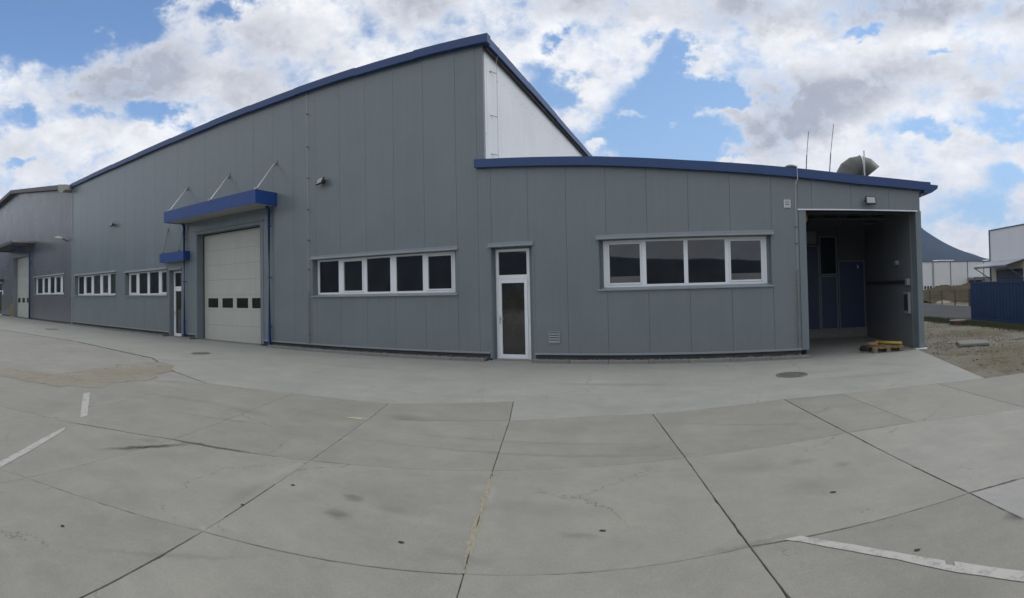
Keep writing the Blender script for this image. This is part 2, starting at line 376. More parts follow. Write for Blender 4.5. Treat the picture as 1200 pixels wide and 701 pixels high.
class MB:
    def __init__(s): s.v = []; s.f = []
    def add(s, vs, fs):
        k = len(s.v); s.v += [tuple(p) for p in vs]; s.f += [tuple(i + k for i in f) for f in fs]; return s
    def box(s, x0, x1, y0, y1, z0, z1, M4=None):
        vs = [(x, y, z) for z in (z0, z1) for y in (y0, y1) for x in (x0, x1)]
        if M4 is not None: vs = [M4 @ Vector(p) for p in vs]
        return s.add(vs, [(0, 2, 3, 1), (4, 5, 7, 6), (0, 1, 5, 4), (2, 6, 7, 3), (0, 4, 6, 2), (1, 3, 7, 5)])
    def prism(s, poly, fn, d0, d1):
        """poly: list of (a, b); fn(a, b, d) -> xyz"""
        n = len(poly); vs = [fn(a, b, d0) for a, b in poly] + [fn(a, b, d1) for a, b in poly]
        return s.add(vs, [tuple(range(n))[::-1], tuple(range(n, 2 * n))] + [(i, (i + 1) % n, n + (i + 1) % n, n + i) for i in range(n)])
    def tube(s, pts, r, n=8, cap=True):
        pts = [Vector(p) for p in pts]; rings = []
        for i, p in enumerate(pts):
            a = pts[max(i - 1, 0)]; b = pts[min(i + 1, len(pts) - 1)]; d = (b - a).normalized()
            u = d.cross(Vector((0, 0, 1)))
            if u.length < .01: u = d.cross(Vector((1, 0, 0)))
            u.normalize(); v_ = d.cross(u)
            rr = r[i] if isinstance(r, (list, tuple)) else r
            rings.append([p + rr * (math.cos(2 * math.pi * k / n) * u + math.sin(2 * math.pi * k / n) * v_) for k in range(n)])
        vs = [q for g in rings for q in g]; fs = []
        for i in range(len(pts) - 1):
            for k in range(n): fs.append((i * n + k, i * n + (k + 1) % n, (i + 1) * n + (k + 1) % n, (i + 1) * n + k))
        if cap: fs += [tuple(range(n))[::-1], tuple(range((len(pts) - 1) * n, len(pts) * n))]
        return s.add(vs, fs)
    def lathe(s, cx, cy, prof, n=24):
        vs = [(cx + r * math.cos(2 * math.pi * k / n), cy + r * math.sin(2 * math.pi * k / n), z) for r, z in prof for k in range(n)]
        fs = [(i * n + k, i * n + (k + 1) % n, (i + 1) * n + (k + 1) % n, (i + 1) * n + k) for i in range(len(prof) - 1) for k in range(n)]
        fs += [tuple(range(n))[::-1], tuple(range((len(prof) - 1) * n, len(prof) * n))]
        return s.add(vs, fs)
    def build(s, name, material, parent=None, smooth=False, bevel=0.0, **props):
        o0 = origin(parent)
        me = bpy.data.meshes.new(name); me.from_pydata([(x - o0.x, y - o0.y, z - o0.z) for x, y, z in s.v], [], s.f); me.validate(); me.update()
        import bmesh
        bm = bmesh.new(); bm.from_mesh(me); bmesh.ops.recalc_face_normals(bm, faces=bm.faces); bm.to_mesh(me); bm.free()
        me.materials.append(M[material] if isinstance(material, str) else material)
        if smooth:
            for p in me.polygons: p.use_smooth = True
        o = bpy.data.objects.new(name, me); COL.objects.link(o); o.parent = parent
        if bevel:
            bv = o.modifiers.new('bevel', 'BEVEL'); bv.width = bevel; bv.segments = 1; bv.limit_method = 'ANGLE'
        for k, v in props.items(): o[k] = v
        return o


def bx(name, material, parent, x0, x1, y0, y1, z0, z1, bevel=0.0, **kw):
    return MB().box(x0, x1, y0, y1, z0, z1).build(name, material, parent, bevel=bevel, **kw)


def rotm(c, ax, ang):
    return Matrix.Translation(c) @ Matrix.Rotation(ang, 4, ax) @ Matrix.Translation(-Vector(c))


def struct(o): o['kind'] = 'structure'; return o


def copy_tree(o, parent=None):
    kids = list(o.children); c = o.copy(); COL.objects.link(c); c.parent = parent
    for ch in kids: copy_tree(ch, c)
    return c


def sheet(mb, s0, s1, z0, z1f, holes, fn, d0, d1):
    """wall sheet with rectangular holes; z1f(s) gives the sloping top"""
    ss = sorted({s0, s1} | {q for h in holes for q in h[:2] if s0 < q < s1})
    zt = max(z1f(s0), z1f(s1))
    zs = sorted({z0} | {q for h in holes for q in h[2:4] if z0 < q < min(z1f(s0), z1f(s1)) - .01}) + [zt]
    nS, nZ = len(ss) - 1, len(zs) - 1
    solid = {}
    for i in range(nS):
        for j in range(nZ):
            cs, cz = (ss[i] + ss[i + 1]) / 2, (zs[j] + zs[j + 1]) / 2
            solid[i, j] = not any(h[0] < cs < h[1] and h[2] < cz < h[3] for h in holes)
    def P(i, j, d): return fn(ss[i], z1f(ss[i]) if j == nZ else zs[j], d)
    for (i, j), ok in solid.items():
        if not ok: continue
        q = [(i, j), (i + 1, j), (i + 1, j + 1), (i, j + 1)]
        mb.add([P(*a, d0) for a in q], [(0, 1, 2, 3)]); mb.add([P(*a, d1) for a in q], [(3, 2, 1, 0)])
        for (di, dj, a, b) in ((0, -1, 0, 1), (1, 0, 1, 2), (0, 1, 2, 3), (-1, 0, 3, 0)):
            if not solid.get((i + di, j + dj), False):
                mb.add([P(*q[a], d0), P(*q[b], d0), P(*q[b], d1), P(*q[a], d1)], [(0, 1, 2, 3)])
    return mb


YF = 12.66           # plane of the front wall
front = lambda s, z, d: (s, YF + d, z)


def panels(parent, joints, z0, ztop, holes, material, fn=front, gap=.0055, th=.09):
    for a, b in zip(joints[:-1], joints[1:]):
        hs = [h for h in holes if h[0] < b - .01 and h[1] > a + .01]
        full = [h for h in hs if h[0] <= a + .02 and h[1] >= b - .02]
        part = [h for h in hs if h not in full]
        z = z0; spans = []
        for h in sorted(full, key=lambda q: q[2]):
            if h[2] - z > .05: spans.append((z, h[2]))
            z = h[3]
        spans.append((z, None))
        for lo_, hi_ in spans:
            mb = MB(); jit = random.uniform(-.0012, .0012)
            g = lambda s, zz, d: fn(s, zz, d + jit)
            tf = (lambda s: ztop(s)) if hi_ is None else (lambda s, q=hi_: q)
            sheet(mb, a + gap / 2, b - gap / 2, lo_, tf, part, g, 0.0, th)
            mb.build('wall_panel', material, parent)


# ================================================================== GROUND
GN = 61
gm = MB(); ext = 6000.0
gs = [-ext, -2500, -900, -300, -100, -40, -10, 20, 60, 150, 400, 1200, 3000, ext]
gm.add([(x, y, -.125) for y in gs for x in gs], [(j * len(gs) + i, j * len(gs) + i + 1, (j + 1) * len(gs) + i + 1, (j + 1) * len(gs) + i) for j in range(len(gs) - 1) for i in range(len(gs) - 1)])
struct(gm.build('ground', 'meadow'))


def terrain(name, material, x0, x1, y0, y1, step, zf):
    nx = max(2, int((x1 - x0) / step) + 1); ny = max(2, int((y1 - y0) / step) + 1)
    xs_ = np.linspace(x0, x1, nx); ys_ = np.linspace(y0, y1, ny)
    mb = MB(); mb.add([(x, y, zf(x, y)) for y in ys_ for x in xs_], [(j * nx + i, j * nx + i + 1, (j + 1) * nx + i + 1, (j + 1) * nx + i) for j in range(ny - 1) for i in range(nx - 1)])
    return mb.build(name, material, smooth=True)


from mathutils import noise as mn
def fb(x, y, s, o=4): return mn.fractal(Vector((x * s, y * s, 3.7)), 1.0, 2.0, o)


struct(terrain('dirt_ground', 'dirt', 4.0, 12.6, 4.4, 24.6, .16, lambda x, y: -.07 + .03 * fb(x, y, .7) + .012 * fb(x, y, 3.5) + .04 * min(1, max(0, (x - 6) / 4))))
struct(terrain('far_field', 'dirt', 17.6, 70.0, 14.0, 79.5, 1.6, lambda x, y: -.03 + .06 * fb(x, y, .15)))
struct(MB().box(10.9, 17.6, -30, 90, -.3, .015).build('road', 'asphalt'))

# ---- concrete yard: a dark bedding with individual slabs
yard = MB().add([(-70, -30, -.016), (5.45, -30, -.016), (9, -30, -.016), (9, 8.0, -.016), (4.7, 8.3, -.016), (5.45, 12.4, -.016), (5.45, 17.5, -.016), (2.3, 17.5, -.016), (2.3, 12.9, -.016), (-70, 12.9, -.016)],
                [tuple(range(10))]).build('concrete_yard', 'joint_dirt')
struct(yard)


def offset_poly(poly, gaps):
    n = len(poly); A = sum(poly[i][0] * poly[(i + 1) % n][1] - poly[(i + 1) % n][0] * poly[i][1] for i in range(n))
    if A < 0: poly = poly[::-1]; gaps = gaps[:-1][::-1] + [gaps[-1]] if isinstance(gaps, list) else gaps
    lines = []
    for i in range(n):
        p = Vector(poly[i]); q = Vector(poly[(i + 1) % n]); d = (q - p).normalized(); nn = Vector((-d.y, d.x))
        g = gaps[i] if isinstance(gaps, list) else gaps
        lines.append((p + nn * g, d))
    out = []
    for i in range(n):
        (p, d), (q, e) = lines[i - 1], lines[i]
        cr = d.x * e.y - d.y * e.x
        if abs(cr) < .03: out.append(q.copy()); continue
        t_ = ((q.x - p.x) * e.y - (q.y - p.y) * e.x) / cr
        out.append(p + d * t_)
    return out


def slab(poly, material='slab_concrete', gap=.006, th=.14, rough_edge=.004, dz=0.0, name='slab'):
    pts = offset_poly([tuple(p) for p in poly], gap)
    ring = []
    for i in range(len(pts)):
        p, q = pts[i], pts[(i + 1) % len(pts)]; L = (q - p).length; k = max(1, min(int(L / .07), 160)); nn = Vector((-(q - p).y, (q - p).x)) / max(L, 1e-6)
        for j in range(k):
            u = p.lerp(q, j / k)
            # a chipped, slightly wandering arris
            wob = rough_edge * mn.noise(Vector((u.x * 6, u.y * 6, 1))) + rough_edge * .6 * random.uniform(-1, 1) * (0 if j == 0 else 1)
            if random.random() < .03 and j: wob += rough_edge * 2.2
            ring.append(u + nn * abs(wob))
    n = len(ring); cen = sum(ring, Vector((0, 0))) / n
    inner = offset_poly([tuple(p) for p in ring], .004)
    if len(inner) != n: inner = [Vector(p) for p in ring]
    vs = [(p.x, p.y, dz) for p in inner] + [(p.x, p.y, dz - .004) for p in ring] + [(p.x, p.y, -th) for p in ring]
    fs = [tuple(range(n))] + [(i, (i + 1) % n, n + (i + 1) % n, n + i) for i in range(n)] + [(n + i, n + (i + 1) % n, 2 * n + (i + 1) % n, 2 * n + i) for i in range(n)]
    return MB().add(vs, fs).build(name, material, yard)


A0, A1, A2, A3, A4 = (-4.75, 6.98), (-4.40, 5.98), (-3.78, 4.09), (-3.18, 2.29), (-2.55, .35)
B0, B1, B2, B3, B4 = (-3.00, 7.90), (-2.60, 6.68), (-2.03, 4.74), (-1.46, 2.93), (-.85, .95)
C1, C2, C3, C4 = (-.75, 7.32), (-.23, 5.40), (.26, 3.50), (.80, 1.45)
D1, D2, D3, D4 = (1.17, 8.00), (1.60, 5.93), (2.01, 3.77), (2.35, 1.75)
Z0, Z1, Z2, Z3 = (-6.62, 6.75), (-5.42, 3.46), (-4.85, 1.48), (-4.2, -.7)
Y0, Y1, Y2, Y3 = (-8.6, 6.3), (-7.35, 2.42), (-6.6, .35), (-5.8, -2.1)
X0, X1, X2, X3 = (-10.4, 5.2), (-9.5, 1.3), (-8.6, -1.0), (-7.8, -3.6)
mid = lambda a, b, t=.5: (a[0] + (b[0] - a[0]) * t, a[1] + (b[1] - a[1]) * t)
for poly in ([A2, B2, B1, A1], [A1, B1, B0, A0], [A3, B3, B2, A2], [A4, B4, B3, A3],
             [B2, C2, C1, (-1.5, 7.17), B1], [B3, mid(B3, C3, .3), (-.98, 3.09), C3, C2, (-1.24, 5.04), B2], [B4, C4, C3, (-.98, 3.09), B3],
             [C2, D2, D1, C1], [C3, D3, D2, C2], [C4, D4, D3, C3],
             [Z1, A2, A1, A0, Z0], [Z2, A3, A2, Z1], [Z3, A4, A3, Z2],
             [Y1, Z1, Z0, Y0], [Y2, Z2, Z1, Y1], [Y3, Z3, Z2, Y2],
             [X1, Y1, Y0, X0], [X2, Y2, Y1, X1], [X3, Y3, Y2, X2],
             [D2, (2.48, 6.03), (2.10, 8.10), D1], [(2.48, 6.03), (4.0, 5.83), (3.78, 8.13), (3.16, 8.16), (2.10, 8.10)], [(4.0, 5.83), (7.6, 5.5), (7.6, 7.95), (4.7, 8.05), (3.78, 8.13)]):
    slab(poly, gap=random.choice((.0025, .0032, .004)), dz=random.uniform(-.001, .001))
slab([D3, (2.55, 3.78), (7.6, 3.2), (7.6, 5.5), (4.0, 5.83), (2.48, 6.03), D2], 'west_concrete', .006)
slab([D3, (2.10, 3.10), (4.8, 1.2), (7.6, 3.2), (2.55, 3.78)], 'pale_concrete', .007)
slab([D4, (4.5, -.6), (4.8, 1.2), (2.12, 3.10)], 'slab_concrete', .006)
# the same casting grid goes on behind the viewer
base = [X3, Y3, Z3, A4, B4, C4, D4, (4.5, -.6)]
prev = base
for r_ in range(5):
    nxt = [(p[0] + .75, p[1] - 2.6) for p in prev]
    for i in range(7): slab([nxt[i], nxt[i + 1], prev[i + 1], prev[i]], 'slab_concrete', .006)
    prev = nxt
slab([(4.5, -.6), (9, -1.5), (9, 3.0), (7.6, 3.2), (4.8, 1.2)], 'slab_concrete', .006)
# pale apron along the hall and the western yard
apron_s = [(5.36, 12.70), (4.68, 8.06), (3.78, 8.13), (3.16, 8.16), (2.10, 8.10), D1, C1, (-1.5, 7.17), B1, B0, A0, Z0, Y0, (-10.6, 6.75), (-13.04, 7.68), (-19.43, 7.93), (-27.5, 6.95), (-60, 6.4)]
slab(apron_s + [(-60, 12.72), (-31, 12.72), (-12, 12.72), (2.50, 12.72), (2.50, 17.0), (5.36, 17.0)], 'apron_concrete', .005)
slab([(-10.6, 6.72), Y0, X0, (-13.5, 3.6), (-26, 0.5), (-60, -3), (-60, 6.35), (-27.5, 6.90), (-19.43, 7.88), (-13.04, 7.63)], 'west_concrete', .012, dz=-.003)
slab([X0, X1, (-14, .2), (-30, -4), (-60, -8), (-60, -3), (-26, .5), (-13.5, 3.6)], 'slab_concrete', .008)
slab([X1, X2, X3, (-7, -16), (-60, -30), (-60, -8), (-30, -4), (-14, .2)], 'slab_concrete', .008)

# broken mortar in the long joint by the door axis
jf = MB(); rr = random.Random(3)
p0, p1 = Vector(B3), Vector(B2)
N = 90; lft = []; rgt = []
for i in range(N + 1):
    t_ = i / N; p = p0.lerp(p1, t_); d = (p1 - p0).normalized(); nn = Vector((-d.y, d.x))
    wd_ = .003 + .024 * max(0, mn.noise(Vector((t_ * 5, .3, 2))) + .40) + .012 * max(0, mn.noise(Vector((t_ * 22, .7, 2)))) + .009 * rr.random()
    if t_ > .86: wd_ *= (1 - t_) / .14
    lft.append(p + nn * wd_ * 1.1); rgt.append(p - nn * wd_ * .75)
jf.add([(p.x, p.y, .002 + .002 * rr.random()) for p in lft] + [(p.x, p.y, .002) for p in rgt], [(i, i + 1, N + 2 + i, N + 1 + i) for i in range(N)])
jf.build('joint_filler', 'filler', yard)
# open gaps where the mortar is gone: short dark channels
def gap_piece(a, b, wdt):
    a, b = Vector(a), Vector(b); d = (b - a).normalized(); nn = Vector((-d.y, d.x)); k = max(3, int((b - a).length / .03)); L_, R_ = [], []
    for i in range(k + 1):
        p = a.lerp(b, i / k); e = wdt * .5 * (.45 + .8 * rr.random()) * (0.15 if i in (0, k) else 1)
        L_.append(p + nn * e); R_.append(p - nn * e)
    MB().add([(p.x, p.y, .003) for p in L_] + [(p.x, p.y, .003) for p in R_], [(i, i + 1, k + 2 + i, k + 1 + i) for i in range(k)]).build('open_joint', 'joint_dark', yard)
for a, b, q in ((mid(B3, B2, .02), mid(B3, B2, .14), .010), (mid(B3, B2, .34), mid(B3, B2, .46), .010), (mid(B3, B2, .86), mid(B3, B2, .95), .008), (D2, mid(D2, D1, -.0), .001),
                (mid(D3, D2, .02), mid(D3, D2, .36), .010), (mid(D2, D1, .1), mid(D2, D1, .9), .007), (mid(D3, D2, .7), mid(D3, D2, 1.0), .009),
                (mid(C3, C2, .0), mid(C3, C2, .45), .007), (mid(C4, C3, .5), C3, .009), (mid(C2, C1, .4), mid(C2, C1, .7), .007),
                (Z1, mid(Z1, A2, .55), .012), (mid(A3, A2, .15), mid(A3, A2, .6), .007), (mid(A1, B1, .2), mid(A1, B1, 1.0), .008), (mid(A3, A4, .05), mid(A3, A4, .6), .006),
                (mid(C3, D3, .0), mid(C3, D3, .5), .006), (mid(Y1, Z1, .35), mid(Y1, Z1, 1.0), .010), (D3, (2.09, 3.16), .008), ((2.02, 3.77), (2.5, 3.79), .008), (A2, mid(A2, Z1, -.2), .004),
                ((-13.1, 7.66), (-19.3, 7.91), .035), ((-19.43, 7.9), (-27.4, 6.93), .035), ((-27.5, 6.92), (-50, 6.5), .035)):
    if (Vector(a) - Vector(b)).length > .05: gap_piece(a, b, q)

# dry dirt washed over the corner of the western yard
dp = MB(); ring = []
outline = [(-12.9, 3.0), (-11.99, 3.61), (-11.29, 4.0), (-11.61, 5.19), (-12.01, 5.84), (-12.3, 7.2), (-11.2, 7.3), (-9.9, 5.9), (-9.55, 5.03), (-9.28, 4.15), (-9.64, 3.5), (-10.15, 3.24), (-10.66, 3.03), (-11.6, 2.7)][::-1]
for i, p in enumerate(outline):
    q = outline[(i + 1) % len(outline)]
    for j in range(8):
        u = Vector(p).lerp(Vector(q), j / 8); ring.append((u.x + .35 * mn.noise(Vector((u.x * 2, u.y * 2, 0))) + rr.uniform(-.05, .05), u.y + .2 * mn.noise(Vector((u.x * 2, u.y * 2, 5))) + rr.uniform(-.05, .05)))
dp.add([(x, y, .004) for x, y in ring], [tuple(range(len(ring)))]); dp.build('dirt_patch', 'pale_dirt', yard)

# painted lines
def strip(pts, name='painted_line', material='road_paint', z=.0035):
    MB().add([(x, y, z) for x, y in pts], [tuple(range(len(pts)))]).build(name, material, yard)
strip([(.61, 3.58), (.92, 3.36), (1.15, 3.16), (1.31, 3.0), (1.38, 2.93), (1.365, 2.885), (1.385, 2.87), (1.405, 2.845), (1.425, 2.895), (1.52, 2.79), (1.70, 2.585), (2.0, 2.25), (2.4, 1.75), (2.33, 1.70), (1.93, 2.16), (1.64, 2.49), (1.49, 2.67), (1.385, 2.775), (1.30, 2.875), (1.12, 3.08), (.9, 3.27), (.61, 3.49), (.49, 3.55)])
strip([(-6.54, 2.51), (-6.42, 2.46), (-6.12, 2.18), (-5.75, 1.84), (-5.4, 1.50), (-4.9, 1.02), (-4.95, .94), (-5.46, 1.42), (-5.82, 1.77), (-6.17, 2.10), (-6.44, 2.38)])
strip([(-8.72, 3.70), (-8.80, 3.86), (-8.0, 3.49), (-7.09, 3.07), (-7.0, 2.92), (-7.9, 3.32)])
strip([(-4.74, 5.85), (-4.46, 5.86), (-4.44, 5.92), (-4.68, 5.90)], 'painted_line', 'yellow_mark')

# small core holes / dropped plugs in the slabs
for (x, y, a) in ((-.76, 3.73, .0), (-3.37, 2.83, .2), (-3.74, 1.42, .5), (1.01, 4.26, .3), (1.28, 3.13, .8), (-2.02, 3.1, .1), (-3.4, 3.45, .0), (-1.0, 2.62, 0), (1.9, 2.75, .4), (.3, 2.2, .7)):
    mb = MB(); k = 9; r0 = rr.uniform(.010, .020)
    mb.add([(x + r0 * 1.5 * math.cos(q * 2 * math.pi / k + a) * rr.uniform(.7, 1.1), y + r0 * math.sin(q * 2 * math.pi / k + a) * rr.uniform(.7, 1.1), .003) for q in range(k)], [tuple(range(k))])
    mb.build('core_hole', 'dark_rubber', yard)

# manhole covers set in the concrete
def manhole(x, y, r, label, rx=1.0):
    t_ = thing('manhole_cover', (x, y, 0), label, 'manhole cover', 'manhole covers in the yard')
    MB().lathe(x, y, [(r, -.02), (r, .010), (r * .9, .012), (r * .9, -.02)], 28).build('frame', 'cast_iron', t_)
    MB().lathe(x, y, [(r * .87, -.02), (r * .87, .009), (r * .3, .011), (r * .01, .011)], 28).build('cover', 'cast_iron', t_)
    rb = MB()
    for i in range(-3, 4):
        hw = math.sqrt(max(.01, (.8 * r) ** 2 - (i * r * .22) ** 2)); rb.box(x - hw, x + hw, y + i * r * .22 - .012, y + i * r * .22 + .012, .009, .016)
    rb.build('rib', 'cast_iron', t_)
manhole(1.66, 10.15, .31, 'round iron manhole cover in the pale concrete in front of the open bay')
manhole(-13.25, 9.5, .30, 'round manhole cover in the concrete in front of the cream sectional gate')
manhole(-27.3, 9.7, .38, 'distant round manhole cover in the concrete before the left windows')

# ================================================================== HALL
sl_h = (8.47 - 9.08) / (-5.48 + 31.72)
ztop_h = lambda x: 9.08 + sl_h * (x + 31.72)
hall = thing('factory_hall', (-18.5, YF, 0), 'tall grey panelled factory hall with blue roof edge and sloping roof', 'factory hall')
H_HOLES = [(-31.26, -25.45, 1.85, 3.12), (-24.34, -20.28, 1.82, 3.02), (-20.06, -19.08, 0, 2.95), (-17.92, -13.98, 0, 4.34), (-11.50, -6.36, 1.73, 2.92)]
XL, XC = -31.70, -5.48
jh = [XL] + [-12.32 - k for k in range(19, -1, -1) if -12.32 - k > XL + .15] + [-12.32 + k for k in range(1, 7)]
jh = sorted(set(round(q, 3) for q in jh))
panels(hall, jh, .17, lambda s: ztop_h(s) - .2, H_HOLES, 'grey_panel')
panels(hall, [-6.32, -5.70], .17, lambda s: ztop_h(s) - .2, H_HOLES, 'grey_panel')
panels(hall, [-5.70, -5.32], .17, lambda s: 5.0, [(-5.36, -4.2, 0, 2.93)], 'grey_panel')
panels(hall, [-5.70, -5.48], 5.009, lambda s: ztop_h(s) - .2, [], 'grey_panel')
core = MB(); sheet(core, XL, -5.62, 0, lambda s: ztop_h(s) - .25, H_HOLES, front, .10, .22); core.build('wall_core', 'flashing', hall)
# plinth, drip flashing, corner
def base_trim(parent, a, b):
    bx('plinth', 'plinth_dark', parent, a, b, YF + .03, YF + .095, 0, .168)
    bx('drip_flashing', 'flashing_light', parent, a, b, YF - .022, YF - .002, .165, .215, bevel=.004)
for a, b in ((XL, -20.08), (-19.06, -18.0), (-13.9, -5.42)): base_trim(hall, a, b)
# side wall seen above the low wing, bright coated panels
side = lambda s, z, d: (XC - d, s, z)
hz = ztop_h(XC)
js = [YF + .24] + [YF + .24 + k for k in range(1, 33)]
panels(hall, js, 4.6, lambda s: hz - .2, [], 'white_panel', side, gap=.006)
MB().box(XC - .16, XC - .001, YF + .101, YF + .235, 4.9, hz - .2).build('corner_flashing', 'white_panel', hall)
bx('side_core', 'flashing_light', hall, XC - .25, XC - .10, YF + .3, 45, 3, hz - .3)
bx('rear_wall', 'grey_panel', hall, XL, XC - .2, 45, 45.2, 0, 8.3)
bx('left_wall', 'grey_panel', hall, XL, XL + .1, YF + .25, 45, 0, 8.7)
MB().prism([(XL, ztop_h(XL) - .06), (XC - .02, hz - .06), (XC - .02, hz - .2), (XL, ztop_h(XL) - .2)], lambda a, b, d: (a, d, b), YF + .07, 45.2).build('roof', 'old_roof', hall)
# roof edge in segments that step slightly over each other
xs_ = [-31.74, -28.7, -25.7, -22.7, -19.7, -16.8, -14.4, -12.1, -9.6, -7.5, -5.30]
for i, (a, b) in enumerate(zip(xs_[:-1], xs_[1:])):
    o = .012 * (i % 2) + rr.uniform(-.004, .004)
    MB().prism([(a, ztop_h(a) + o), (b + .03, ztop_h(b) + o), (b + .03, ztop_h(b) + o - .22), (a, ztop_h(a) + o - .22)], front, -.16 - .003 * (i % 2), .06).build('roof_fascia', 'blue_fascia', hall)
ys_ = [YF + .06, 16.0, 19.2, 22.4, 26, 30, 34, 38, 42, 45.3]
for i, (a, b) in enumerate(zip(ys_[:-1], ys_[1:])):
    o = .012 * (i % 2); bx('side_fascia', 'blue_fascia', hall, XC - .06, XC + .17 + .003 * (i % 2), a, b + .02, hz - .22 + o, hz + o)
bx('fascia_return', 'plinth_dark', hall, XC + .004, XC + .10, YF + .07, 45, hz - .30, hz - .225)

# ---- windows
def window(parent, x0, x1, z0, z1, panes, sashes=(), glass='window_glass', rec=.20, fx=None, open_=()):
    """recessed white window band; panes = glass edges in x"""
    a, b = fx if fx else (x0 + .05, x1 - .05); yb = YF + rec
    fz0, fz1 = z0 + .05, z1 - .03
    fr = MB(); H = [(p, q, fz0 + .06, fz1 - .05) for p, q in panes]
    sheet(fr, a, b, fz0, lambda s: fz1, H, lambda s, z, d: (s, yb + d, z), 0.0, .07)
    w_ = fr.build('window', 'white_pvc', parent, bevel=.006)
    for i, (p, q) in enumerate(panes):
        i0, i1, k0, k1 = p, q, fz0 + .06, fz1 - .05
        if i in sashes:
            sm = MB(); sheet(sm, p + .004, q - .004, k0 + .004, lambda s: k1 - .004, [(p + .04, q - .04, k0 + .045, k1 - .045)], lambda s, z, d: (s, yb + d, z), -.016, .05)
            so_ = sm.build('sash', 'white_pvc', w_, bevel=.004)
            i0, i1, k0, k1 = p + .035, q - .035, k0 + .04, k1 - .04
        g = 'lit_interior_glass' if isinstance(glass, (list, tuple)) and i in glass else 'window_glass'
        tilt = -.07 if i in open_ else 0.0
        MB().add([(i0, yb + .03, k0), (i1, yb + .03, k0), (i1, yb + .03 - tilt, k1), (i0, yb + .03 - tilt, k1), (i0, yb + .042, k0), (i1, yb + .042, k0), (i1, yb + .042, k1), (i0, yb + .042, k1)],
                 [(0, 1, 2, 3), (7, 6, 5, 4), (0, 4, 5, 1), (1, 5, 6, 2), (2, 6, 7, 3), (3, 7, 4, 0)]).build('pane', g, w_)
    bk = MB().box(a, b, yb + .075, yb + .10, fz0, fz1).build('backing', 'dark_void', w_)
    rv = MB(); rv.box(x0, x0 + .012, YF - .004, yb + .02, z0, z1); rv.box(x1 - .012, x1, YF - .004, yb + .02, z0, z1); rv.box(x0 + .012, x1 - .012, YF + .002, yb + .02, z1 - .012, z1)
    rv.box(x0 + .012, a, yb + .002, yb + .018, z0, z1 - .012); rv.box(b, x1 - .012, yb + .002, yb + .018, z0, z1 - .012)
    rv.box(a, b, yb + .002, yb + .018, fz1, z1 - .012)
    rv.build('reveal', 'flashing', w_)
    li = MB().prism([(YF - .075, z1 + .012), (YF - .075, z1 - .012), (YF - .065, z1 - .012), (YF + .0, z1 + .03), (YF + .0, z1 + .105), (YF - .018, z1 + .105), (YF - .018, z1 + .045)], lambda p, q, d: (d, p, q), x0 - .06, x1 + .06).build('lintel_flashing', 'flashing_light', w_)
    MB().prism([(YF - .055, z0 - .03), (YF - .055, z0 + .0), (yb + .005, z0 + .047), (yb + .005, z0 + .03), (YF - .045, z0 - .01)], lambda p, q, d: (d, p, q), x0 - .04, x1 + .04).build('sill', 'flashing_light', w_)
    for p, q in ((x0 - .05, x0 - .001), (x1 + .001, x1 + .05)): bx('edge_flashing', 'flashing', w_, p, q, YF - .008, YF - .002, z0, z1)
    return w_


window(hall, -31.26, -25.45, 1.85, 3.12, [(-31.12, -30.26), (-29.96, -29.04), (-28.79, -27.85), (-27.55, -26.73), (-26.5, -25.80)], (1, 3), (2, 3, 4), fx=(-31.2, -25.7))
window(hall, -24.34, -20.28, 1.82, 3.02, [(-24.15, -23.42), (-23.21, -22.37), (-22.17, -21.31), (-21.07, -20.50)], (0, 3), (0,), fx=(-24.28, -20.40))
window(hall, -11.50, -6.36, 1.73, 2.92, [(-11.38, -10.57), (-10.40, -9.60), (-9.47, -8.62), (-8.41, -7.52), (-7.38, -6.57)], (1, 4), fx=(-11.45, -6.50))

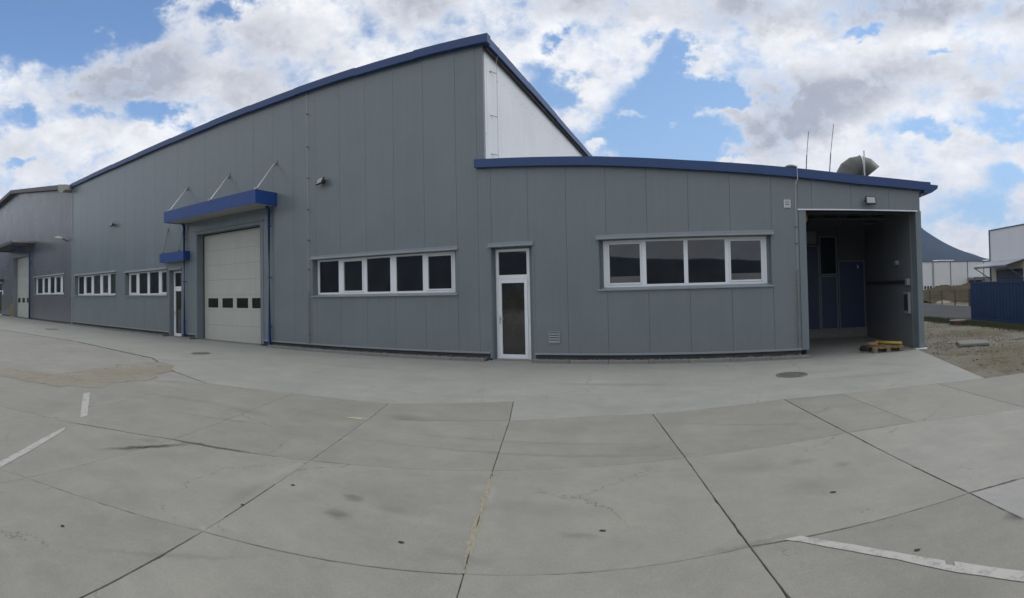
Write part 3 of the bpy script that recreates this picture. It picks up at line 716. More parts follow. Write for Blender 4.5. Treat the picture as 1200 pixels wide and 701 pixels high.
# ---- doors
def glazed_door(parent, x0, x1, z1, tz, rec=.2, glass='door_glass', handle_left=True, rm=.05):
    """white glazed door with a top light; tz = top of the leaf"""
    yb = YF + rec; a, b = x0 + .06, x1 - rm
    fr = MB(); sheet(fr, a, b, .02, lambda s: z1 - .06, [(a + .06, b - .06, .03, tz), (a + .075, b - .075, tz + .10, z1 - .125)], lambda s, z, d: (s, yb + d, z), 0, .08)
    d_ = fr.build('door', 'white_pvc', parent, bevel=.005)
    bx('pane', 'window_glass', d_, a + .075, b - .075, yb + .04, yb + .05, tz + .10, z1 - .125)
    lf = MB(); sheet(lf, a + .064, b - .064, .035, lambda s: tz - .004, [(a + .15, b - .15, .14, tz - .11)], lambda s, z, d: (s, yb + d, z), -.012, .06); lf.build('leaf', 'white_pvc', d_, bevel=.004)
    bx('pane', glass, d_, a + .145, b - .145, yb + .02, yb + .03, .135, tz - .105)
    hx = a + .10 if handle_left else b - .10; s_ = 1 if handle_left else -1
    hd = MB(); hd.box(hx - .014, hx + .014, yb - .022, yb - .012, .92, 1.13); hd.tube([(hx, yb - .02, 1.06), (hx, yb - .07, 1.06), (hx + s_ * .12, yb - .07, 1.06)], .010, 8); hd.build('handle', 'steel', d_)
    ox = b - .055 if handle_left else a + .055
    for z in (.25, 1.02, tz - .12): MB().tube([(ox, yb - .022, z - .05), (ox, yb - .022, z + .05)], .012, 8).build('hinge', 'white_pvc', d_)
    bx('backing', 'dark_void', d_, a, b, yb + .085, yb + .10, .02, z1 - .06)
    rv = MB(); rv.box(x0, x0 + .012, YF - .004, yb + .02, 0.012, z1); rv.box(x1 - .012, x1, YF - .004, yb + .02, .012, z1); rv.box(x0 + .012, x1 - .012, YF + .002, yb + .02, z1 - .012, z1)
    rv.box(x0 + .012, a, yb + .002, yb + .02, .012, z1 - .012); rv.box(b, x1 - .012, yb + .002, yb + .02, .012, z1 - .012); rv.box(a, b, yb + .002, yb + .02, z1 - .06, z1 - .012); rv.build('reveal', 'flashing', d_)
    MB().prism([(YF - .08, z1 + .012), (YF - .08, z1 - .012), (YF - .07, z1 - .012), (YF, z1 + .03), (YF, z1 + .105), (YF - .018, z1 + .105), (YF - .018, z1 + .045)], lambda p, q, d: (d, p, q), x0 - .07, x1 + .03).build('lintel_flashing', 'flashing_light', d_)
    for p, q in ((x0 - .05, x0 - .001), (x1 + .001, x1 + .05)): bx('edge_flashing', 'flashing', d_, p, q, YF - .008, YF - .002, .05, z1)
    bx('threshold', 'kerb_concrete', d_, x0, x1, YF - .02, yb + .1, -.02, .018)
    return d_
glazed_door(hall, -20.06, -19.08, 2.95, 2.12)

# ---- sectional gate
GX0, GX1, GZ, GY = -17.92, -13.98, 4.34, YF + .34
gate = MB(); gate.box(GX0 + .012, GX1 - .012, GY + .05, GY + .07, 0.0, GZ)
gate = gate.build('sectional_gate', 'door_cream', hall)
zc = [0.012, .62, 1.22, 1.82, 2.42, 3.02, 3.62, 4.30]
wins = [(-17.60, -16.92), (-16.66, -15.98), (-15.76, -15.08), (-14.86, -14.24)]
for i, (a, b) in enumerate(zip(zc[:-1], zc[1:])):
    mb = MB(); holes = [(p, q, 1.31, 1.69) for p, q in wins] if i == 2 else []
    sheet(mb, GX0 + .07, GX1 - .07, a + .003, lambda s, b=b: b - .003, holes, lambda s, z, d: (s, GY + d, z), 0, .045)
    pn = mb.build('gate_panel', 'door_cream', gate, bevel=.003)
    if i == 2:
        for p, q in wins: bx('pane', 'window_glass', pn, p - .001, q + .001, GY + .012, GY + .02, 1.308, 1.692)
    if i != 2:
        for zz in (a + (b - a) / 3, a + 2 * (b - a) / 3):
            bx('rib', 'door_cream', pn, GX0 + .08, GX1 - .08, GY - .0035, GY + .001, zz - .012, zz + .012)
rv = MB(); rv.box(GX0 - .002, GX0 + .012, YF - .02, GY + .05, .012, GZ); rv.box(GX1 - .012, GX1 + .002, YF - .02, GY + .05, .012, GZ); rv.box(GX0 + .012, GX1 - .012, YF - .02, GY + .05, GZ - .012, GZ + .002)
rv.build('reveal', 'flashing', gate)
se = MB(); se.box(GX0 + .012, GX0 + .06, GY - .01, GY + .04, .012, GZ - .012); se.box(GX1 - .06, GX1 - .012, GY - .01, GY + .04, .012, GZ - .012); se.box(GX0 + .06, GX1 - .06, GY - .01, GY + .04, GZ - .06, GZ - .012); se.build('gate_seal', 'dark_rubber', gate)
su = MB()
for (a, b, c, d, y0) in ((GX0 - .14, GX0 - .004, .05, GZ + .14, .016), (GX1 + .004, GX1 + .14, .05, GZ + .14, .016), (GX0 - .004, GX1 + .004, GZ + .004, GZ + .14, .013)):
    su.box(a, b, YF - y0, YF - .002, c, d)
su.box(GX0 - .2, GX1 + .2, YF - .055, YF - .018, GZ + .10, GZ + .145)
su.build('gate_surround', 'flashing', gate)
bx('threshold', 'kerb_concrete', gate, GX0, GX1, YF - .05, GY + .06, -.02, .010)

# ---- big blue canopy
can = MB(); cx0, cx1, cy0, cz0, cz1 = -18.90, -13.12, YF - 1.0, 4.86, 5.32
can.box(cx0, cx1, cy0, cy0 + .03, cz0, cz1); can.box(cx0, cx0 + .03, cy0 + .03, YF - .003, cz0, cz1); can.box(cx1 - .03, cx1, cy0 + .03, YF - .003, cz0, cz1)
can = can.build('canopy', 'blue_paint', hall)
bx('canopy_soffit', 'canopy_soffit', can, cx0 + .03, cx1 - .03, cy0 + .03, YF - .003, cz0 + .025, cz0 + .045)
bx('canopy_deck', 'zinc', can, cx0 + .03, cx1 - .03, cy0 + .03, YF - .003, cz1 - .10, cz1 - .07)
for xx in (-13.14, -15.74, -18.55):
    bx('wall_plate', 'zinc', can, xx - .06, xx + .06, YF - .02, YF - .002, 6.28, 6.46)
    ro = MB(); ro.tube([(xx, YF - .02, 6.38), (xx, YF - .10, 6.31), (xx, cy0 + .10, cz1 + .06), (xx, cy0 + .04, cz1 + .0)], .026, 8); ro.box(xx - .05, xx + .05, cy0 + .0, cy0 + .13, cz1 - .002, cz1 + .05); ro.build('tie_rod', 'steel', can)
for xx, yy in ((-13.44, YF - .10), (-18.72, YF - .10)):
    dp_ = MB().tube([(xx, yy - .1, cz0 + .03), (xx, yy, cz0 - .12), (xx, yy, .10), (xx, yy - .06, .04)], .055, 10).build('downpipe', 'blue_paint', hall, smooth=True)
    for z in (.7, 2.4, 4.2): MB().tube([(xx, yy, z - .02), (xx, yy, z + .02)], .062, 10).box(xx - .012, xx + .012, yy + .05, YF - .002, z - .012, z + .012).build('pipe_clip', 'blue_paint', dp_)
# ---- small canopy above the left door
ca = MB(); ax0, ax1, ay, az0, az1 = -20.36, -18.42, YF - .34, 3.29, 3.69
ca.box(ax0, ax1, ay, ay + .02, az0, az1); ca.box(ax0, ax0 + .02, ay + .02, YF - .003, az0, az1); ca.box(ax1 - .02, ax1, ay + .02, YF - .003, az0, az1)
ca = ca.build('small_canopy', 'blue_paint', hall)
bx('canopy_soffit', 'canopy_soffit', ca, ax0 + .02, ax1 - .02, ay + .02, YF - .003, az0 + .02, az0 + .04)
for xx in (-20.12, -18.85):
    MB().tube([(xx, YF - .02, 4.78), (xx, ay + .06, az1 + .03)], .018, 8).box(xx - .05, xx + .05, YF - .02, YF - .002, 4.7, 4.86).box(xx - .03, xx + .03, ay, ay + .09, az1, az1 + .05).build('tie_rod', 'zinc', ca)

# ---- lightning conductors clipped to the wall
def conductor(parent, x, ztop_, zt, brackets, pipe=True, zb=.2):
    c_ = MB().tube([(x, YF - .07, ztop_), (x, YF - .07, zt)], .006, 6).build('lightning_conductor', 'steel', parent)
    for z in brackets: MB().tube([(x, YF, z), (x, YF - .075, z)], .011, 6).box(x - .03, x + .03, YF - .08, YF - .06, z - .012, z + .012).build('conductor_bracket', 'black_metal', c_)
    MB().tube([(x, YF - .07, zt), (x, YF - .07, zb)], .022, 8).build('conductor_tube', 'zinc', c_)
    return c_
conductor(hall, -11.62, 8.62, 1.90, (8.38, 7.68, 6.6, 5.58, 4.55, 3.55, 2.6, .5))
c_ = MB().tube([(XC + .20, YF + .72, hz + .02), (XC + .10, YF + .72, hz - .35), (XC + .10, YF + .72, 5.4), (XC + .09, YF + 1.9, 5.18)], .006, 6).build('side_conductor', 'steel', hall)
for z in (7.75, 6.55, 5.5): MB().tube([(XC, YF + .45, z), (XC + .10, YF + .72, z + .01)], .012, 6).build('conductor_bracket', 'steel', c_)

# ================================================================== LOW WING
wing = thing('low_wing', (0, YF, 0), 'low grey panelled wing with blue roof edge and open bay at its right end', 'factory wing')
zf = [(-5.72, 5.24), (-2.49, 4.99), (-.42, 4.79), (2.05, 4.585), (3.76, 4.43), (5.62, 4.33)]
def ztop_w(x):
    return float(np.interp(x, [p[0] for p in zf], [p[1] for p in zf]))
OX0, OX1, OZ = 2.52, 5.41, 3.585
W_HOLES = [(-5.36, -4.22, 0, 2.93), (-2.52, 1.66, 1.76, 2.99), (OX0, OX1, 0, OZ)]
jw = [-5.32 + k for k in range(0, 11)] + [5.54]
panels(wing, jw[:8], .17, lambda s: ztop_w(s) - .17, W_HOLES, 'grey_panel')
panels(wing, [1.68, 2.34], .17, lambda s: ztop_w(s) - .17, W_HOLES, 'grey_panel')
panels(wing, [2.34, 2.68, 3.68, 4.68, 5.54], OZ + .004, lambda s: ztop_w(s) - .17, [], 'grey_panel')
co = MB(); sheet(co, -5.6, 2.34, 0, lambda s: ztop_w(s) - .2, W_HOLES, front, .10, .22); co.build('wall_core', 'flashing', wing)
bx('jamb', 'flashing', wing, 2.345, OX0, YF - .012, YF + .24, .17, OZ)
bx('jamb', 'flashing', wing, OX1, 5.56, YF - .012, YF + .34, .0, OZ)
bx('header_trim', 'white_pvc', wing, 2.32, 5.46, YF - .035, YF - .013, OZ - .018, OZ + .012)
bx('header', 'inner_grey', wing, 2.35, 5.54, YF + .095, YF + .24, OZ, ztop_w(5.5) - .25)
bx('side_wall', 'grey_panel', wing, 5.46, 5.56, YF + .345, 37, 0, 4.1)
bx('side_wall', 'grey_panel', wing, 5.44, 5.56, YF + .095, YF + .342, OZ + .002, 4.1)
bx('rear_wall', 'grey_panel', wing, -5.4, 5.56, 37, 37.2, 0, 4.1)
for a, b in ((-4.2, 2.34),): base_trim(wing, a, b)
bx('kickplate', 'white_pvc', wing, 5.30, 5.60, YF - .10, YF + .10, .001, .022)
def slab_roof(x0, x1): return [(x0, ztop_w(x0) - .05), (x1, ztop_w(x1) - .05), (x1, ztop_w(x1) - .18), (x0, ztop_w(x0) - .18)]
for a, b in zip([p[0] for p in zf][:-1], [p[0] for p in zf][1:]):
    MB().prism(slab_roof(max(a, -5.36) , min(b, 5.56)), lambda p, q, d: (p, d, q), YF + .07, 37.2).build('roof', 'old_roof', wing)
fxs = [-5.72, -3.2, -.5, 2.34, 5.80]
for i, (a, b) in enumerate(zip(fxs[:-1], fxs[1:])):
    mids = [a] + [p[0] for p in zf if a < p[0] < b] + [b]
    top = [(q, ztop_w(q)) for q in mids]; bot = [(q, ztop_w(q) - .215) for q in mids][::-1]
    MB().prism(top + bot, front, -.15 - .003 * (i % 2), .06).build('roof_fascia', 'blue_fascia', wing)
MB().prism([(5.80, 4.27), (6.02, 4.26), (6.00, 4.17), (5.84, 4.06), (5.62, 4.05), (5.62, 4.11), (5.8, 4.11)], front, -.14, .9).build('gutter', 'blue_fascia', wing)
MB().prism([(5.58, 4.05), (5.66, 4.05), (5.60, 3.96), (5.563, 3.96)], front, -.02, .9).build('gutter_trim', 'flashing', wing)
glazed_door(wing, -5.36, -4.22, 2.93, 2.10, rm=.15)
window(wing, -2.52, 1.66, 1.76, 2.99, [(-2.33, -1.49), (-1.38, -.46), (-.36, .54), (.64, 1.46)], (0, 3), fx=(-2.44, 1.56), open_=(0, 3))
def vent(parent, x0, x1, z0, z1, n, material):
    fr = MB(); sheet(fr, x0, x1, z0, lambda s: z1, [(x0 + .025, x1 - .025, z0 + .025, z1 - .025)], front, -.028, -.001); v_ = fr.build('vent_grille', material, parent)
    bx('vent_back', 'dark_void', v_, x0 + .02, x1 - .02, YF - .006, YF - .002, z0 + .02, z1 - .02)
    hgt = (z1 - z0 - .05) / n
    for i in range(n):
        zz = z0 + .025 + hgt * (i + .5); MB().prism([(YF - .028, zz - hgt * .42), (YF - .024, zz - hgt * .42), (YF - .008, zz + hgt * .22), (YF - .012, zz + hgt * .22)], lambda p, q, d: (d, p, q), x0 + .025, x1 - .025).build('slat', material, v_)
vent(wing, -3.83, -3.54, .46, .75, 4, 'flashing_light'); vent(wing, 1.99, 2.15, 3.63, 3.82, 3, 'pale_grille')
c_ = conductor(wing, 2.27, 4.28, 2.1, (3.15, 2.75, 1.75, .45), zb=.25)
MB().tube([(2.31, YF - .17, 4.62), (2.31, YF - .19, 4.28), (2.28, YF - .10, 4.18)], .010, 6).build('conductor_hook', 'pale_grille', wing)
# screws dotted over the panels
sc_ = MB(); r2 = random.Random(5)
for k in range(0, 12):
    x = -5.32 + k
    for z in (.32, ztop_w(min(x, 5.4)) - .42): sc_.box(x - .10, x - .088, YF - .006, YF + .002, z, z + .012)
for k in range(-19, 8):
    x = -12.32 + k - .1
    for z in (.32, 5.9, ztop_h(x) - .55):
        if z > 1 or not (-18.9 < x < -13.2): sc_.box(x, x + .014, YF - .006, YF + .002, z, z + .014)
sc_.build('screws', 'black_metal', hall, kind='stuff')
ss_ = MB()
for k in range(0, 18):
    for z in (hz - .75 - (k % 2) * .06,): ss_.box(XC - .002, XC + .008, YF + .5 + k * .5, YF + .515 + k * .5, z, z + .02)
ss_.build('screws', 'black_metal', hall, kind='stuff')

# ---- the open bay
IX0, IX1, IY, CZ = 2.50, 5.40, 17.0, 4.0
bay = wing
for a, b in zip([13.0, 14.0, 15.0, 16.0], [14.0, 15.0, 16.0, IY]):
    mb = MB(); sheet(mb, a + .004, b - .004, -.015, lambda s: 3.9 - .12 * (s - 13), [], lambda s, z, d: (IX1 + d, s, z), -.02, .03); mb.build('bay_panel', 'inner_panel', wing)
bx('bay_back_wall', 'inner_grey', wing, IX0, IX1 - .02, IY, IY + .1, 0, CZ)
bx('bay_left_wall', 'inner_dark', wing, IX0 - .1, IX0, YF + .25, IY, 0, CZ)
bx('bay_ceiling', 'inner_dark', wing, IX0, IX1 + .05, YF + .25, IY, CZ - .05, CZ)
for k, y in enumerate((13.4, 14.6, 15.8)):
    tr = MB(); tr.box(IX0, IX1, y - .03, y + .03, CZ - .13, CZ - .07); tr.box(IX0, IX1, y - .03, y + .03, CZ - .42, CZ - .37)
    for j in range(8):
        xa = IX0 + j * (IX1 - IX0) / 8; xb = xa + (IX1 - IX0) / 8; tr.tube([(xa, y, CZ - .10 if j % 2 else CZ - .39), (xb, y, CZ - .39 if j % 2 else CZ - .10)], .016, 6)
    tr.build('roof_truss', 'inner_grey', wing)
bx('bay_step', 'kerb_concrete', wing, IX0, IX1 - .02, IY - .02, IY - .001, 0, .27)
# the blue doors and dark shutter at the back of the bay
def bay_leaf(x0, x1, z0, z1, m_, fw=.035):
    d_ = MB(); sheet(d_, x0, x1, z0, lambda s: z1, [(x0 + fw, x1 - fw, z0 + fw, z1 - fw)], lambda s, z, d: (s, IY - .06 + d, z), 0, .055); d_ = d_.build('bay_door', 'flashing', wing)
    bx('door_leaf', m_, d_, x0 + fw, x1 - fw, IY - .045, IY - .02, z0 + fw, z1 - fw); return d_
bay_leaf(2.9, 3.78, .27, 3.04, 'blue_door'); bay_leaf(3.80, 4.38, .27, 2.03, 'blue_door'); bay_leaf(3.80, 4.38, 2.07, 3.34, 'dark_void')
bd = bay_leaf(4.42, 5.33, .27, 2.53, 'blue_door')
bx('door_sign', 'pale_grille', bd, 5.08, 5.12, IY - .05, IY - .046, 2.26, 2.38)
bx('bay_cladding', 'inner_grey', wing, 4.43, 5.37, IY - .03, IY - .003, 3.05, 3.93)
bx('bay_cladding', 'inner_panel', wing, 2.9, 3.7, IY - .03, IY - .003, 3.1, 3.5)
# things fixed to the right wall of the bay
bx('wall_rail', 'black_metal', wing, IX1 - .06, IX1 - .022, 13.1, 16.8, 1.70, 1.80)
bx('junction_box', 'flashing_light', wing, IX1 - .12, IX1 - .022, 13.06, 13.22, 1.66, 1.84, bevel=.01)
cbx = bx('control_box', 'flashing_light', wing, IX1 - .10, IX1 - .022, 13.05, 13.42, .90, 1.48, bevel=.01)
bx('control_panel', 'black_metal', cbx, IX1 - .112, IX1 - .101, 13.09, 13.36, .98, 1.42)
bx('wall_lamp', 'flashing_light', wing, IX1 - .12, IX1 - .022, 13.85, 14.02, 2.24, 2.36, bevel=.01)
MB().tube([(2.62, YF + .45, 3.95), (2.62, YF + .45, 3.42), (2.58, YF + .45, 3.34), (2.50, YF + .45, 3.31)], .05, 10).build('yellow_pipe', 'yellow_paint', wing, smooth=True)

# ================================================================== OLD HALL (far left)
old = thing('old_hall', (-44, YF, 0), 'older dark grey hall with low gable roof at the far left of the factory', 'factory hall')
O_HOLES = [(-39.95, -33.2, 1.95, 3.3), (-46.0, -41.3, 0, 5.25), (-51.9, -50.3, 0, 3.3)]
def ztop_o(x): return float(np.interp(x, [-64, -45.5, -31.7], [10.6, 11.32, 9.05]))
joi = [-64 + k * 1.077 for k in range(0, 30)] + [-31.72]
panels(old, joi, .12, lambda s: ztop_o(s) - .25, O_HOLES, 'old_panel')
co = MB(); sheet(co, -64, -31.72, 0, lambda s: ztop_o(s) - .4, O_HOLES, front, .1, .22); co.build('wall_core', 'plinth_dark', old)
for a, b in ((-64, -52), (-50.2, -46.1), (-41.2, -31.75)): bx('plinth', 'plinth_dark', old, a, b, YF + .01, YF + .095, 0, .118)
bx('seam_flashing', 'flashing_light', old, -31.80, -31.66, YF - .02, YF - .003, .1, 8.75)
for a, b in ((-64, -45.5), (-45.5, -33.1)):
    MB().prism([(a, ztop_o(a)), (b, ztop_o(b)), (b, ztop_o(b) - .3), (a, ztop_o(a) - .3)], front, -.45, 0.03).build('roof_verge', 'old_roof', old)
    MB().prism([(a, ztop_o(a) - .04), (b, ztop_o(b) - .04), (b, ztop_o(b) - .3), (a, ztop_o(a) - .3)], front, .07, 32).build('roof', 'old_roof', old)
MB().prism([(-33.1, 9.30), (-31.78, 9.05), (-31.78, 8.72), (-32.3, 8.62), (-33.1, 8.86)], front, -.5, .0).build('gutter_end', 'beige_metal', old)
MB().prism([(-33.1, 9.26), (-31.76, 9.0), (-31.76, 8.7), (-33.1, 8.9)], front, .07, 32).build('roof', 'old_roof', old)
bx('rear_wall', 'old_panel', old, -64, -31.75, 44.7, 44.9, 0, 8.5)
bx('left_wall', 'old_panel', old, -64, -63.9, YF + .25, 44.6, 0, 9.9)
window(old, -39.95, -33.2, 1.95, 3.3, [(-39.55, -38.32), (-37.98, -36.97), (-36.56, -35.64), (-35.35, -34.32), (-34.0, -33.4)], (1, 3), fx=(-39.85, -33.3))
og = MB().box(-45.98, -41.32, YF + .40, YF + .42, 0, 5.25).build('sectional_gate', 'door_cream', old)
for i, (a, b) in enumerate(zip([.012, .62, 1.22, 1.82, 2.7, 3.58, 4.4], [.62, 1.22, 1.82, 2.7, 3.58, 4.4, 5.22])):
    hs = [(p, p + .86, 1.3, 1.70) for p in (-45.7, -44.35, -43.0)] if i == 2 else []
    mb = MB(); sheet(mb, -45.9, -41.4, a + .003, lambda s, b=b: b - .003, hs, lambda s, z, d: (s, YF + .35 + d, z), 0, .045); pn = mb.build('gate_panel', 'door_cream', og)
    for h in hs: bx('pane', 'window_glass', pn, h[0], h[1], YF + .362, YF + .37, h[2], h[3])
rv = MB(); rv.box(-46.0, -45.985, YF - .02, YF + .4, .01, 5.25); rv.box(-41.315, -41.3, YF - .02, YF + .4, .01, 5.25); rv.box(-45.985, -41.315, YF - .02, YF + .4, 5.235, 5.25); rv.build('reveal', 'flashing_light', og)
oc = MB(); o0, o1, oy = -47.5, -39.62, YF - 1.95
oc.box(o0, o1, oy, oy + .04, 5.92, 6.16); oc.box(o0, o0 + .04, oy + .04, YF - .003, 5.92, 6.16)
oc.box(o0 + .04, o1 - .03, oy + .04, YF - .003, 5.98, 6.02)
oc = oc.build('canopy', 'black_metal', old); bx('canopy_end', 'beige_metal', oc, o1 - .03, o1, oy + .04, YF - .003, 6.04, 6.18); bx('canopy_end', 'black_metal', oc, o1 - .03, o1 - .004, oy + .04, YF - .003, 5.88, 6.035)
MB().tube([(-40.0, oy + .15, 5.95), (-40.0, oy + .2, 5.8), (-40.62, YF - .12, 5.35), (-40.62, YF - .12, .05)], .06, 8).build('downpipe', 'blue_paint', old, smooth=True)
hg = MB().box(-46.9, -46.05, YF - .06, YF - .022, .02, .95).build('hazard_board', 'yellow_paint', old)
for k in range(4):
    z = .03 + k * .23; MB().add([(-46.9, YF - .064, z), (-46.05, YF - .064, z + .2), (-46.05, YF - .064, min(.95, z + .31)), (-46.9, YF - .064, z + .11)], [(0, 1, 2, 3)]).build('hazard_stripe', 'dark_rubber', hg)
dd = MB(); sheet(dd, -51.85, -50.35, .02, lambda s: 3.25, [(-51.7, -50.5, .1, 2.3), (-51.7, -50.5, 2.45, 3.15)], lambda s, z, d: (s, YF + .05 + d, z), 0, .06); dd = dd.build('door', 'pale_grille', old)
bx('pane', 'door_glass', dd, -51.7, -50.5, YF + .08, YF + .09, .1, 2.3); bx('pane', 'window_glass', dd, -51.7, -50.5, YF + .08, YF + .09, 2.45, 3.15)
bx('notice_plate', 'pale_grille', old, -50.05, -49.7, YF - .02, YF - .002, 2.0, 2.5); bx('door_hood', 'black_metal', old, -52.2, -49.5, YF - .5, YF - .003, 3.4, 3.48)

# ================================================================== WALL LAMPS
def floodlight(x, z, w_, h_, label, yaw=0.0, pitch=R(28)):
    t_ = thing('floodlight', (x, YF, z), label, 'floodlight', 'floodlights on the factory walls')
    c = Vector((x, YF - .17, z)); Mx = Matrix.Translation(c) @ Matrix.Rotation(yaw, 4, 'Z') @ Matrix.Rotation(-pitch, 4, 'X')
    MB().box(-w_ / 2, w_ / 2, -.03, .03, -h_ / 2, h_ / 2, Mx).box(-w_ * .3, w_ * .3, .03, .07, -h_ * .3, h_ * .3, Mx).build('housing', 'black_metal', t_, bevel=.006)
    MB().box(-w_ / 2 + .025, w_ / 2 - .025, -.034, -.0295, -h_ / 2 + .025, h_ / 2 - .025, Mx).build('lens', 'lamp_glass', t_)
    MB().tube([(x, YF - .002, z - .02), (x, YF - .10, z - .02)], .022, 8).box(x - .05, x + .05, YF - .015, YF - .001, z - .07, z + .04).box(x - w_ / 2 - .012, x - w_ / 2 - .002, YF - .18, YF - .10, z - .02, z + .02).box(x + w_ / 2 + .002, x + w_ / 2 + .012, YF - .18, YF - .10, z - .02, z + .02).box(x - w_ / 2 - .012, x + w_ / 2 + .012, YF - .11, YF - .10, z - .02, z + .02).build('bracket', 'black_metal', t_)
floodlight(-10.98, 5.36, .34, .24, 'square black floodlight on the grey wall right of the big blue canopy', R(-18))
floodlight(4.14, 3.80, .27, .20, 'small floodlight with pale lens above the open bay', R(6), R(12))
floodlight(-25.6, 5.66, .36, .22, 'small dark floodlight high on the wall between canopy and far left hall', R(-14))
t_ = thing('wall_lamp', (-32.6, YF, 5.7), 'short bright lamp head on a bracket on the old dark hall wall near the corner', 'wall lamp')
MB().tube([(-32.5, YF, 5.45), (-32.55, YF - .15, 5.52), (-32.7, YF - .32, 5.62)], .035, 8).build('arm', 'black_metal', t_)
MB().tube([(-32.66, YF - .28, 5.62), (-32.95, YF - .42, 5.70), (-33.35, YF - .58, 5.76)], [.07, .14, .09], 10).build('lamp_head', 'lamp_glass', t_, smooth=True)

# ================================================================== ROOF THINGS on the wing
def mast(x, y, z0, h, dx, label):
    t_ = thing('lightning_rod', (x, y, z0), label, 'lightning rod', 'lightning rods on the wing roof')
    MB().tube([(x, y, z0), (x + dx * .4, y, z0 + h * .5)], .014, 6).build('lower_rod', 'black_metal', t_)
    MB().tube([(x + dx * .4, y, z0 + h * .5), (x + dx, y, z0 + h)], .008, 6).build('upper_rod', 'black_metal', t_)
    MB().lathe(x, y, [(.09, z0 - .02), (.09, z0 + .05), (.03, z0 + .07)], 12).build('foot', 'kerb_concrete', t_)
mast(2.72, 13.5, 4.50, 1.25, .11, 'shorter thin lightning rod on the blue edged roof by the mushroom vent')
mast(3.34, 13.5, 4.43, 1.54, .17, 'taller thin lightning rod on the roof next to the curved duct')
t_ = thing('roof_vent', (2.32, 13.5, 4.6), 'small round mushroom vent cap on the wing roof', 'roof vent')
MB().lathe(2.33, 13.5, [(.07, 4.45), (.07, 4.80)], 16).build('vent_pipe', 'zinc', t_, smooth=False)
MB().lathe(2.33, 13.5, [(.17, 4.79), (.175, 4.805), (.12, 4.85), (.03, 4.865)], 20).build('vent_cap', 'zinc', t_, smooth=False)
# segmented extraction duct bend
duct = thing('exhaust_duct', (4.45, 14.5, 4.4), 'large grey segmented duct bend on the roof above the open bay', 'exhaust duct')
cxd, czd, rc, rt = 4.50, 4.66, .385, .36
def duct_ring(a, n=24, k=1.0):
    c = Vector((cxd + rc * math.cos(a), 14.5, czd + rc * math.sin(a))); u = Vector((math.cos(a), 0, math.sin(a)))
    return [c + k * rt * (math.cos(2 * math.pi * q / n) * u + math.sin(2 * math.pi * q / n) * Vector((0, 1, 0))) for q in range(n)]
angs = [R(q) for q in (186, 162, 138, 114, 90, 64, 38)]
for a, b in zip(angs[:-1], angs[1:]):
    r0, r1 = duct_ring(a), duct_ring(b); n = 24
    MB().add(r0 + r1, [(i, (i + 1) % n, n + (i + 1) % n, n + i) for i in range(n)]).build('duct_segment', 'duct_zinc', duct, smooth=True)
for a in (R(90),):
    r0, r1 = duct_ring(a - .035, k=1.035), duct_ring(a + .035, k=1.035); MB().add(r0 + r1, [(i, (i + 1) % n, n + (i + 1) % n, n + i) for i in range(n)]).build('duct_collar', 'pale_grille', duct, smooth=True)
MB().tube([(4.52, 14.10, 4.5), (4.52, 14.10, 5.46)], .02, 6).build('stay_rod', 'pale_grille', duct)
MB().lathe(cxd - rc, 14.5, [(rt, 4.2), (rt, czd - .03)], 24).build('duct_riser', 'zinc', duct, smooth=False)

# ================================================================== KERB along the wall
for (a, b) in ((-31.7, -20.15), (-19.0, -18.05), (-13.3, -5.45), (-4.18, 2.48)):
    n = max(1, round((b - a) / 1.0)); st = (b - a) / n
    kb = thing('kerb', ((a + b) / 2, 12.38, 0), {-31.7: 'long low concrete kerb under the two left windows', -19.0: 'short concrete kerb between left glazed door and cream gate', -13.3: 'concrete kerb with gravel bed between cream gate and middle white door', -4.18: 'concrete kerb with gravel bed from the white door to the open bay'}[a], 'kerb', 'kerbs along the foot of the wall')
    hgt = .085 if a > -14 else .06
    for i in range(n): MB().box(a + i * st + .003, a + (i + 1) * st - .003, 12.325, 12.40, -.08, hgt + random.uniform(-.004, .004)).build('kerb_stone', 'kerb_concrete', kb, bevel=.012)
    MB().box(a, b, 12.40, YF + .03, -.08, .03).build('bed', 'plinth_dark', kb)
    gv = MB(); rg = random.Random(int(a * 10))
    for _ in range(int((b - a) * 170)):
        x, y, s_ = rg.uniform(a, b), rg.uniform(12.41, YF + .02), rg.uniform(.008, .022); z = .03 + rg.random() * .045
        pv = [(x + s_ * rg.uniform(.7, 1.3) * q[0], y + s_ * rg.uniform(.7, 1.3) * q[1], z + s_ * rg.uniform(.6, 1.1) * q[2]) for q in ((1, 0, 0), (-1, 0, 0), (0, 1, 0), (0, -1, 0), (0, 0, 1), (0, 0, -1))]
        gv.add(pv, [(0, 2, 4), (2, 1, 4), (1, 3, 4), (3, 0, 4), (2, 0, 5), (1, 2, 5), (3, 1, 5), (0, 3, 5)])
    gv.build('gravel', 'gravel', kb, kind='stuff')

# ================================================================== PALLET in the bay and what lies on it
px, py = 4.10, 12.46; pr = R(3)
PM = Matrix.Translation((px, py, .003)) @ Matrix.Rotation(pr, 4, 'Z')
pal = thing('pallet', (px, py, 0), 'worn wooden pallet lying at the right edge of the open bay', 'pallet')
for i in range(5):
    x = i * .166; MB().box(x, x + (.145 if i % 2 == 0 else .10), 0, 1.0, .122, .144, PM).build('deck_board', 'wood', pal)
for i, x in enumerate((0, .355, .70)):
    MB().box(x, x + .1, 0, 1.0, 0, .022, PM).build('bottom_board', 'wood', pal)
    for y in (.0, .43, .86): MB().box(x, x + (.1 if x else .1), y, y + .14, .022, .1, PM).build('block', 'wood', pal)
for y in (0, .43, .86): MB().box(0, .81, y, y + .14, .1, .122, PM).build('stringer', 'wood', pal)
t_ = thing('yellow_tube', (4.6, 12.8, .15), 'yellow tube lying across the pallet in the open bay', 'tube')
MB().tube([PM @ Vector((.33, .72, .19)), PM @ Vector((.80, .10, .19))], .042, 12).build('tube_body', 'yellow_paint', t_, smooth=True)
